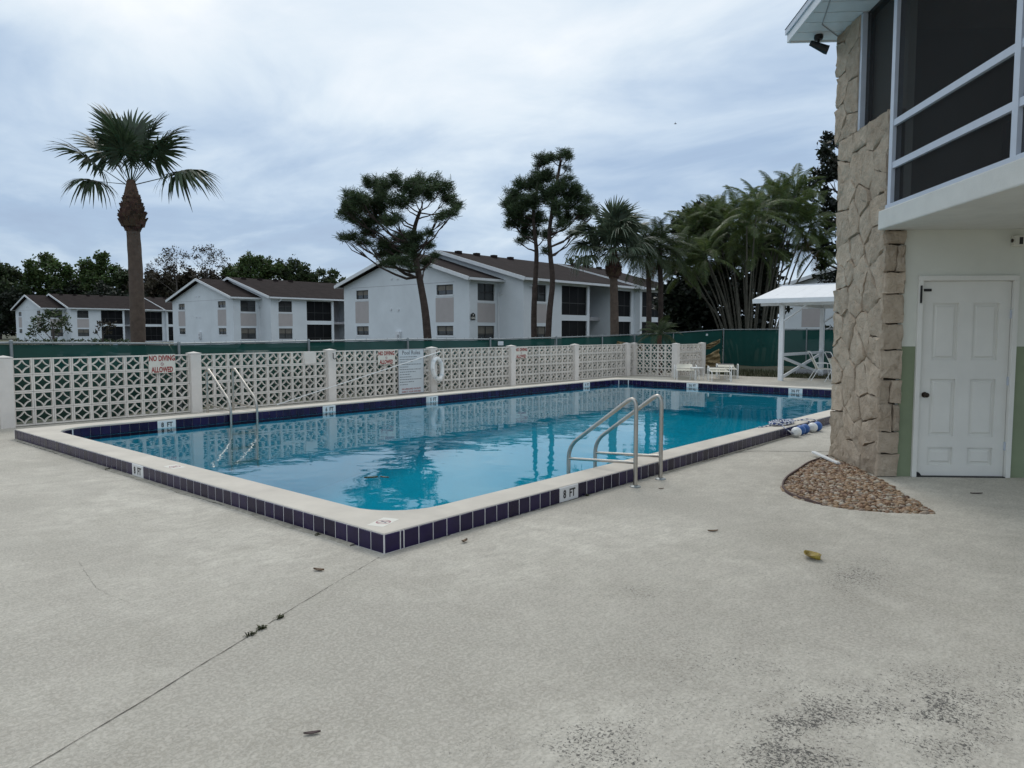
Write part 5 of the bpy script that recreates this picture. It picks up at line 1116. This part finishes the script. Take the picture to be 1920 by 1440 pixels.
tree('pine_tree', 'right of the paired slim pines, trunk leaning right towards the top', 37, [(1025, 640), (1030, 590), (1036, 530), (1032, 480), (1030, 440), (1036, 390), (1048, 320), (1052, 300)],
     [(1050, 290, 14), (1066, 294, 9), (1035, 296, 10), (1062, 318, 7), (1060, 345, 18), (1045, 355, 20), (1075, 358, 18), (1090, 372, 16), (1065, 380, 20), (1045, 390, 20), (1100, 388, 14), (1116, 392, 10), (1085, 400, 16), (1066, 410, 14), (1050, 420, 14), (1092, 430, 9), (1075, 440, 8), (1022, 470, 8), (1104, 402, 9)],
     'pine_leaf', 'pine_bark', .145, 5000, .22, .09, .68, True, .5, 'slash pines beyond the fence', .5, 5, clusters=44, twigs=4, grow=1.02)
# -- palms
def fan_mesh(name, pet, Rr, m, droop=.35, nseg=46, spread=155, seed=0, fold=.35):
    rnd = random.Random(seed); mb = MB(); mb.add([(0, -.025, 0), (0, .025, 0), (pet, .012, .0 - .04 * pet), (pet, -.012, -.04 * pet), (0, 0, -.02), (pet, 0, -.04 * pet - .012)], [(0, 1, 2, 3), (1, 4, 5, 2), (4, 0, 3, 5)])
    for k in range(nseg):
        a = R(-spread + 2 * spread * (k + .5) / nseg) + rnd.gauss(0, .03); rl = Rr * (1.0 - .22 * (abs(a) / R(spread)) ** 2) * rnd.uniform(.88, 1.06); ca, sa = math.cos(a), math.sin(a); o = Vector((pet + .10 * ca, 0, -.04 * pet)); dr = Vector((ca, sa, 0)); sd = Vector((-sa, ca, 0)); vs = []; tl = rnd.uniform(-.2, .2)
        dd = droop * rnd.uniform(.6, 1.4)
        for f, w_ in ((0.02, .008), (.30, .034), (.58, .034), (.82, .020), (1.0, .002)):
            p = o + dr * (rl * f * (1 - .12 * dd * f)) + Vector((-.10 * Rr * f, 0, 0)) * (1 - ca) * .5; p.z += fold * abs(math.sin(a)) * rl * f * .45 - dd * rl * f ** 2.6; vs += [p - sd * w_ + Vector((0, 0, tl * w_)), p + sd * w_ - Vector((0, 0, tl * w_))]
        mb.add(vs, [(2 * i, 2 * i + 1, 2 * i + 3, 2 * i + 2) for i in range(4)])
    me = mb.mesh(name, fix=False); me.materials.append(M[m]); return me
def feather_mesh(name, Lf, m, arch=1.0, n=44, ll=.5, seed=0, lift=.5, stalk=.15, wl_=.019):
    rnd = random.Random(seed); mb = MB(); pts = []
    for k in range(13): t_ = k / 12; pts.append(Vector((Lf * (t_ - .16 * arch * t_ ** 2), 0, lift * Lf * .22 * math.sin(t_ * 1.6) - arch * Lf * .42 * t_ ** 2.4)))
    mb.tube(pts, [.02 * (1.1 - k / 12) for k in range(13)], 5)
    for k in range(n):
        t_ = stalk + (1 - stalk) * (k + .5) / n; f = t_ * 12; i = min(11, int(f)); p = pts[i].lerp(pts[i + 1], f - i); tg = (pts[i + 1] - pts[i]).normalized()
        for s_ in (-1, 1):
            l_ = ll * (math.sin(math.pi * min(1, .12 + t_ * .86)) ** .6) * rnd.uniform(.85, 1.15); dr = (Vector((0, s_, 0)) * 1.0 + tg * .75 + Vector((0, 0, .35))).normalized(); wv = wl_; vs = []; sd = tg
            for q, w_ in ((0, .35), (.4, 1), (.75, .7), (1., .08)):
                c = p + dr * l_ * q; c.z -= l_ * .75 * q ** 2.0 * rnd.uniform(.7, 1.2); vs += [c - sd * wv * w_, c + sd * wv * w_]
            mb.add(vs, [(2 * j, 2 * j + 1, 2 * j + 3, 2 * j + 2) for j in range(3)])
    me = mb.mesh(name, fix=False); me.materials.append(M[m]); return me
def frond(t, me, base, az, el, roll=0., sc=1., name='frond'):
    o = bpy.data.objects.new(name, me); COL.objects.link(o); o.parent = t; o.location = Vector(base) - ORG[t.name]; o.rotation_euler = (roll, -el, az); o.scale = (sc, sc, sc); ORG[o.name] = ORG[t.name]; return o
FANS = [fan_mesh('frond', 1.25, .90, 'sabal', d, 46, 145, i, fo) for i, (d, fo) in enumerate(((.25, .5), (.45, .4), (.75, .25)))]
FANS2 = [fan_mesh('frond', 1.2, .95, 'sabal2', d, 46, 150, i + 5, fo) for i, (d, fo) in enumerate(((.25, .5), (.45, .4), (.8, .25)))]
CAMR = math.atan2(RGT.y, RGT.x)      # azimuth of screen right
def sabal(lab, path, r0, boots, fronds, fans, seed, group='sabal palms'):
    rnd = random.Random(seed); base = Vector(path[0]); t = thing('sabal_palm', lab, 'palm tree', base, group=group); P = smooth_path(path, 8); n = len(P)
    rad = [r0 * (1.12 - .2 * min(1, k / n * 1.2)) * (1 + .02 * math.sin(k * 1.7)) * (1 if k < n * .82 else 1 - .5 * (k / n - .82) / .18) for k in range(n)]; MB().tube(P, rad, 16).build('trunk', 'palm_bark', t, smooth=True)
    # ring scars
    zt = boots[0]; zb = boots[1]; top = P[-1]
    def axis(z):
        for a, b in zip(P[:-1], P[1:]):
            if a.z <= z <= b.z: return a.lerp(b, (z - a.z) / (b.z - a.z))
        return P[-1]
    for zz in np.arange(zb, zt, .055):
        f = (zz - zb) / (zt - zb); rr_ = boots[2] * (.80 + .2 * math.sin(math.pi * min(1, f * 2.2) / 1.0) if f < .3 else max(.3, 1 - (f - .3) * .95)) * (1 if f > .06 else .82); nb = 11; c = axis(zz)
        for k in range(nb):
            a = 2 * math.pi * (k + .5 * (int(f * 100) % 2)) / nb + rnd.gauss(0, .12); dr = Vector((math.cos(a), math.sin(a), 0)); sd = Vector((-math.sin(a), math.cos(a), 0)); w_ = rr_ * .30; l_ = rnd.uniform(.07, .15); p = c + dr * rr_ * rnd.uniform(.82, .95); tip = c + dr * rr_ * rnd.uniform(1.02, 1.25) + Vector((0, 0, l_))
            vs = [p - sd * w_ - Vector((0, 0, .05)), p + sd * w_ - Vector((0, 0, .05)), tip + sd * w_ * .6, tip - sd * w_ * .6]; vs += [v_ - dr * .03 for v_ in vs]
            mb = BOOT[id(t)] if id(t) in BOOT else BOOT.setdefault(id(t), MB()); mb.add(vs, [(0, 1, 2, 3), (7, 6, 5, 4), (0, 4, 5, 1), (1, 5, 6, 2), (2, 6, 7, 3), (3, 7, 4, 0)])
    bo = BOOT.pop(id(t)).build('leaf_boots', 'boot', t, fix=False); stuff(bo)
    MB().tube([axis(zb), axis((zb + zt) / 2), axis(zt), axis(zt) + Vector((0, 0, .25))], [r0 * .9, boots[2] * .85, r0 * .9, r0 * .55], 12).build('boot_core', 'boot', t, smooth=True)
    for i, (az, el, sc, kind, roll) in enumerate(fronds): frond(t, fans[kind], top + Vector((0, 0, rnd.uniform(-.08, .08))), CAMR + R(az), R(el), R(roll), sc)
    return t
BOOT = {}
pb = atD(259, 640, 19); pb.z = -.45; pts = [pb, atD(258, 600, 19), atD(254, 500, 19), atD(249, 420, 19), atD(246, 350, 19)]
rl = random.Random(17)
# az measured from screen right (0) counter-clockwise (90 = away from camera)
fr1 = [(183, 36, 1.0, 1, 12), (172, 9, .86, 2, 0), (2, 16, 1.05, 2, 0), (175, 54, .92, 1, -10), (6, 55, .95, 1, 10), (352, 46, .9, 1, -6), (160, 74, 1.02, 0, 0), (95, 82, .95, 0, 0), (255, 74, .85, 1, 0), (20, 72, .95, 0, 0), (280, 60, .72, 1, 0), (90, 62, .8, 1, 0), (235, 62, .7, 1, 0)]
sabal('tall sabal palm at the left with a bulging ring of leaf boots', pts, .168, (atD(246, 356, 19).z, atD(248, 430, 19).z, .30), fr1, FANS, 1)
pb = atD(1153, 640, 32); pb.z = -.2; pts = [pb, atD(1152, 600, 32), atD(1151, 540, 32), atD(1150, 470, 32)]
fr2 = [(rl.uniform(0, 360), rl.choice((78, 66, 55, 42, 30, 15, 2, -12)), rl.uniform(1.0, 1.2), rl.choice((0, 1, 1, 2)), rl.uniform(-10, 10)) for _ in range(24)] + [(180, 10, 1.1, 2, 0), (5, 20, 1.1, 1, 0), (170, 35, 1.15, 1, 0), (10, 45, 1.1, 1, 0), (185, -10, 1.05, 2, 0), (0, 70, 1.2, 0, 0), (180, 66, 1.2, 0, 0), (20, -5, 1.0, 2, 0)]
fr2 = [(a, e, s_ * .92, k, r_) for a, e, s_, k, r_ in fr2]
sabal('grey green sabal palm with round crown right of the paired pines', pts, .18, (atD(1150, 474, 32).z, atD(1150, 520, 32).z, .33), fr2, FANS2, 2)
FE = [feather_mesh('frond', 2.4, 'leaf', a, 40, .55, i, l) for i, (a, l) in enumerate(((.9, .5), (1.3, .4), (.6, .6)))]
FA = [feather_mesh('frond', 2.3, 'arecaleaf', a, 44, .50, i + 9, l, wl_=.02) for i, (a, l) in enumerate(((.5, .5), (.9, .5), (1.3, .4)))] 
FDEAD = feather_mesh('frond', 2.0, 'deadfrond', 1.6, 26, .4, 33, .2)
def feather_palm(lab, path, r0, n, meshes, seed, sc, els, name='queen_palm', cat='palm tree', dead=0, bark='palm_bark'):
    rnd = random.Random(seed); t = thing(name, lab, cat, path[0]); P = smooth_path(path, 6); MB().tube(P, [r0 * (1.1 - .3 * k / len(P)) for k in range(len(P))], 12).build('trunk', bark, t, smooth=True)
    for i in range(n): frond(t, rnd.choice(meshes), P[-1], i * 2.4 + rnd.uniform(-.3, .3), R(els[0] + (els[1] - els[0]) * (i / max(1, n - 1)) + rnd.uniform(-8, 8)), R(rnd.uniform(-15, 15)), sc * rnd.uniform(.85, 1.1))
    for i in range(dead): frond(t, FDEAD, P[-1], rnd.uniform(0, 6.28), R(-35), 0, sc * .9)
    return t
for x, lab, sd_, top in ((1216, 'dark feathery queen palm, left trunk of the pair right of the sabal palm', 3, 478), (1238, 'dark feathery queen palm, right trunk of the pair right of the sabal palm', 4, 462)):
    b = atD(x, 640, 36 if x < 1220 else 37); b.z = -.1; feather_palm(lab, [b, atD(x + 1, 560, 36), atD(x - 1, top + 15, 36), atD(x, top, 36)], .13, 26, FE, sd_, .85, (-38, 78), dead=2, bark='pine_bark')
b = atD(1237, 690, 28.5); b.z = -.1; feather_palm('small pygmy palm rising behind the block wall corner', [b, atD(1236, 650, 28.5), atD(1237, 628, 28.5)], .10, 22, FE, 8, .42, (-15, 70), 'pygmy_palm', bark='boot')
# -- areca clump: every cane is a stem with its own fronds
ar = thing('areca_palm_clump', 'big clump of areca palms with many slanting pale canes behind the fence', 'palm clump', (37.3, 16.6, -.05)); ra = random.Random(44)
canes = [(1420, 1490, 352), (1436, 1500, 372), (1415, 1452, 362), (1392, 1340, 405), (1385, 1310, 445), (1372, 1268, 470), (1375, 1285, 440), (1380, 1300, 425), (1384, 1318, 410), (1388, 1335, 430), (1390, 1350, 400), (1395, 1365, 420), (1398, 1385, 395), (1400, 1400, 410), (1404, 1418, 385), (1408, 1430, 410), (1412, 1445, 375), (1420, 1462, 380), (1426, 1487, 368), (1432, 1480, 400), (1438, 1505, 420), (1445, 1520, 410), (1378, 1290, 480), (1386, 1325, 470), (1396, 1372, 465), (1410, 1415, 460), (1424, 1455, 450), (1380, 1278, 500), (1440, 1535, 455), (1402, 1395, 440)]
for i, (xb, xt, yt) in enumerate(canes):
    Db = 38.5 + ra.uniform(-1, 1.4); Dt = Db + ra.uniform(-2.2, 1.6); b = atD(xb + ra.uniform(-6, 6), 645, Db); b.z = -.08; tp = atD(xt, yt + 14, Dt); mid = b.lerp(tp, .5); mid.z += .35; mid += RGT * ((xb - xt) * .003)
    MB().tube(smooth_path([b, mid, tp], 6), [.055, .053, .05, .05, .048, .046, .045, .043, .042, .04, .038, .036, .032], 8).build('cane', 'cane', ar, smooth=True)
    for k in range(11):
        el_ = (80, 70, 60, 50, 40, 30, 20, 8, -5, -18, -30)[k] + ra.uniform(-8, 8); frond(ar, ra.choice(FA), tp, k * 2.4 + ra.uniform(0, .8) + i, R(el_), R(ra.uniform(-20, 20)), ra.uniform(.72, 1.0))
    if i % 4 == 0: frond(ar, FDEAD, tp, ra.uniform(0, 6), R(-30), 0, .7)
# loose leaning cane at the right
b = atD(1497, 545, 41); b.z = 0
# -- broadleaf trees and backing foliage
BG = 'background trees'
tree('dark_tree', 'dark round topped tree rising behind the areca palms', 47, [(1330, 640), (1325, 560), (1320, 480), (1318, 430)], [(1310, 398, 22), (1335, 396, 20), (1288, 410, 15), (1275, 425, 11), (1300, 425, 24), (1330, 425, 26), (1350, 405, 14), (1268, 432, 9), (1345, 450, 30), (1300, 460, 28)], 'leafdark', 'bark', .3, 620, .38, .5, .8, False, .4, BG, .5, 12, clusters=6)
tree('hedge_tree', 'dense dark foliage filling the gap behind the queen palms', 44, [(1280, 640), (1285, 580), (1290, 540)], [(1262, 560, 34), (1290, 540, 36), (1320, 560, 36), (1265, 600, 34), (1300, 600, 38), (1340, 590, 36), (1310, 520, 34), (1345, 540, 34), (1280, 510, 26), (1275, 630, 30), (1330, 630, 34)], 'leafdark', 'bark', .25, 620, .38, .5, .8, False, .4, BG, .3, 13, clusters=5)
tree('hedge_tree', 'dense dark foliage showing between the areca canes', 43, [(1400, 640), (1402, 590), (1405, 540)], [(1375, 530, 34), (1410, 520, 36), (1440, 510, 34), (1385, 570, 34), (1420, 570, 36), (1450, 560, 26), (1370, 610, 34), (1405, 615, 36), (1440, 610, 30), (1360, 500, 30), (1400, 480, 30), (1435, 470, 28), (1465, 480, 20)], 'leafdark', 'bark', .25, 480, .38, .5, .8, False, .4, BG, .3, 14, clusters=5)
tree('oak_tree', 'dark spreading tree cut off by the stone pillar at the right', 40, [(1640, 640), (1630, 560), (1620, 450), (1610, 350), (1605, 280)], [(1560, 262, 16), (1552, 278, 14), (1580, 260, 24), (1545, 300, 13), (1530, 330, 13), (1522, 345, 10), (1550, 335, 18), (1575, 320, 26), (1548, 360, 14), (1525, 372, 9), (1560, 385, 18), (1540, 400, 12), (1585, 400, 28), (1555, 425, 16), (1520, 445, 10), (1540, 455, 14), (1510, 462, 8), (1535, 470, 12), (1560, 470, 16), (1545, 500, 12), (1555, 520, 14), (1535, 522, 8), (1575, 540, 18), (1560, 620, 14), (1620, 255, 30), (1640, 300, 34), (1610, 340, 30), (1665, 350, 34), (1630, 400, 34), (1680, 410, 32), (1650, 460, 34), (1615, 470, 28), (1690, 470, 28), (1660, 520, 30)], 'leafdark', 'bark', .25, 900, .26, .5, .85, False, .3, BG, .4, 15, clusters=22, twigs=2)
tree('distant_tree', 'round green tree top behind the roof ridge of the nearest house', 95, [(1085, 640), (1085, 560), (1086, 520)], [(1072, 492, 12), (1088, 490, 12), (1100, 494, 10), (1112, 500, 6), (1080, 500, 14)], 'leaf', 'bark', .3, 60, .6, .5, .7, False, .4, BG, .4, 16, clusters=4)
far_specs = [
 (0, 505, 'leaf', 'dark tree at the very left edge of the far tree line', [(-10, 512, 24), (10, 506, 16), (25, 512, 14), (-20, 540, 34), (20, 545, 30), (0, 580, 34), (30, 600, 30)]),
 (75, 500, 'leafbright', 'rounded bright green tree behind the farthest house roof', [(65, 508, 18), (90, 494, 18), (110, 500, 17), (58, 520, 16), (130, 512, 15), (80, 530, 26), (115, 535, 26), (95, 560, 30)]),
 (175, 500, 'leafbright', 'green clumped tree left of the palm trunk in the far tree line', [(165, 496, 14), (182, 486, 14), (190, 500, 12), (212, 505, 12), (160, 515, 14), (180, 520, 18), (208, 520, 13), (170, 545, 24), (200, 545, 22)]),
 (235, 525, 'leaf', 'dark low tree directly behind the palm trunk', [(225, 520, 14), (238, 514, 14), (250, 530, 18), (228, 545, 22), (150, 545, 20), (140, 535, 18), (255, 555, 22)]),
 (470, 520, 'leafbright', 'broad bright green tree above the middle house roof', [(450, 502, 18), (475, 498, 20), (500, 500, 18), (440, 515, 18), (520, 506, 14), (465, 520, 22), (495, 520, 22)]),
 (550, 525, 'leaf', 'darker green tree right of the broad one above the middle house', [(530, 508, 16), (550, 504, 16), (572, 510, 14), (540, 522, 20), (565, 525, 20), (585, 525, 12)]),
 (610, 535, 'leaf', 'loose small tree at the right end of the far tree line', [(605, 512, 10), (622, 515, 9), (632, 512, 6), (612, 525, 9), (590, 530, 14), (640, 530, 10), (625, 532, 8)]),
 (330, 545, 'leafdry', 'brownish thicket between the middle house and the palm', [(285, 530, 22), (310, 525, 22), (340, 520, 20), (370, 525, 18), (295, 550, 26), (330, 545, 26), (265, 545, 20), (400, 520, 16), (425, 520, 14)]),
 (-110, 520, 'leaf', 'dark wood running out of the picture at the left', [(-60, 520, 30), (-110, 512, 34), (-165, 520, 34), (-80, 570, 40), (-140, 570, 44), (-190, 575, 40), (-60, 615, 30), (-120, 620, 34), (-180, 620, 34)]),
 (60, 590, 'leafdark', 'dark wood behind the farthest house', [(-10, 590, 36), (15, 600, 30), (130, 560, 26), (200, 560, 28), (250, 575, 28), (275, 560, 24), (30, 570, 30), (70, 565, 26), (160, 565, 26), (300, 570, 22)])]
for i, (x, y, m_, lab, pads) in enumerate(far_specs):
    tree('distant_tree', lab, 172 + 3 * (i % 4), [(x, 645), (x + 2, 590), (x, y + 10)], pads, m_, 'bark', .4, 120, .72, .55, .85, False, .4, BG, .5, 40 + i, clusters=1.8, grow=1.1)
for x, lab, pads in ((330, 'left of the two thin leaved bare looking trees on the skyline', [(300, 490, 14), (315, 478, 14), (332, 474, 13), (348, 480, 11), (285, 502, 10), (320, 495, 14), (345, 498, 10), (280, 512, 8)]), (385, 'right of the two thin leaved bare looking trees on the skyline', [(375, 472, 13), (392, 466, 12), (408, 476, 12), (365, 485, 10), (395, 486, 14), (420, 488, 10), (380, 500, 10), (428, 495, 6), (412, 500, 8)])):
    tree('sparse_tree', lab, 165, [(x, 645), (x + 2, 560), (x + 1, 525)], pads, 'leafdry', 'bark', .28, 60, .40, .5, .85, False, .4, BG, .5, x, clusters=3, twigs=6, lsag=.02)
tree('small_tree', 'bushy olive green tree in front of the farthest house', 95, [(100, 645), (100, 625), (98, 612)], [(70, 605, 13), (88, 596, 14), (106, 594, 13), (120, 602, 12), (64, 618, 11), (84, 615, 14), (105, 614, 14), (124, 618, 9), (60, 627, 7)], 'leaf', 'bark', .16, 110, .42, .5, .8, False, .4, BG, .5, 90, clusters=9)
tree('small_tree', 'thin young tree beside the bushy one before the farthest house', 90, [(192, 645), (193, 630), (192, 620)], [(182, 612, 7), (195, 608, 8), (206, 613, 7), (180, 622, 6), (200, 622, 7), (212, 607, 4)], 'leafdry', 'bark', .1, 120, .36, .5, .8, False, .4, BG, .5, 91, clusters=10, twigs=3)
# low hedge line in front of the far house and behind the fence at right
tree('hedge', 'low clipped hedge in front of the farthest house', 92, [(60, 650), (62, 645)], [(x, 640 + 2 * (i % 2), 6) for i, x in enumerate(range(30, 240, 9))], 'leaf', 'bark', .05, 240, .3, .5, .7, False, .4, None, .08, 93, cat='hedge')
# -- rough grass strip between deck and fence
n = 9000; gx = RNG.uniform(27.1, 32.0, n); gy = RNG.uniform(-2, 16.8, n); h_ = RNG.uniform(.04, .13, n); a = RNG.uniform(0, 6.28, n); le = RNG.normal(0, .04, (n, 2)); P = np.stack([gx, gy, np.full(n, -.07)], 1); sd = np.stack([np.cos(a), np.sin(a), 0 * a], 1) * .012; tp = P + np.stack([le[:, 0], le[:, 1], h_ + .03], 1)
o = quads('grass', np.stack([P - sd, P + sd, tp + sd * .2, tp - sd * .2], 1).reshape(-1, 3), 'weed'); tag(stuff(o), 'rough grass strip along the foot of the green fence', 'grass')
MB().tube([(31.4, 11.6, .06), (31.5, 6, .06)], .07, 8).build('dummy') if False else None
tag(MB().box((30.9, 6.5, -.06), (31.05, 11.2, .16)).build('timber_kerb', 'housegrey', bevel=.01), 'low grey kerb board at the foot of the fence behind the shelter', 'kerb')
# -- bird
b = atD(1266, 232, 70); bd = MB(); bd.tube([b + RGT * -.12, b, b + RGT * .16], [.01, .05, .01], 6); bd.add([b + Vector((0, 0, .02)), b + FWD * .3 + RGT * -.08 + Vector((0, 0, .12)), b + RGT * .06 + Vector((0, 0, .02)), b - FWD * .3 + RGT * -.08 + Vector((0, 0, .12))], [(0, 1, 2), (0, 2, 3)])
tag(bd.build('bird', 'black', org=b), 'tiny dark bird flying in the grey sky', 'bird')
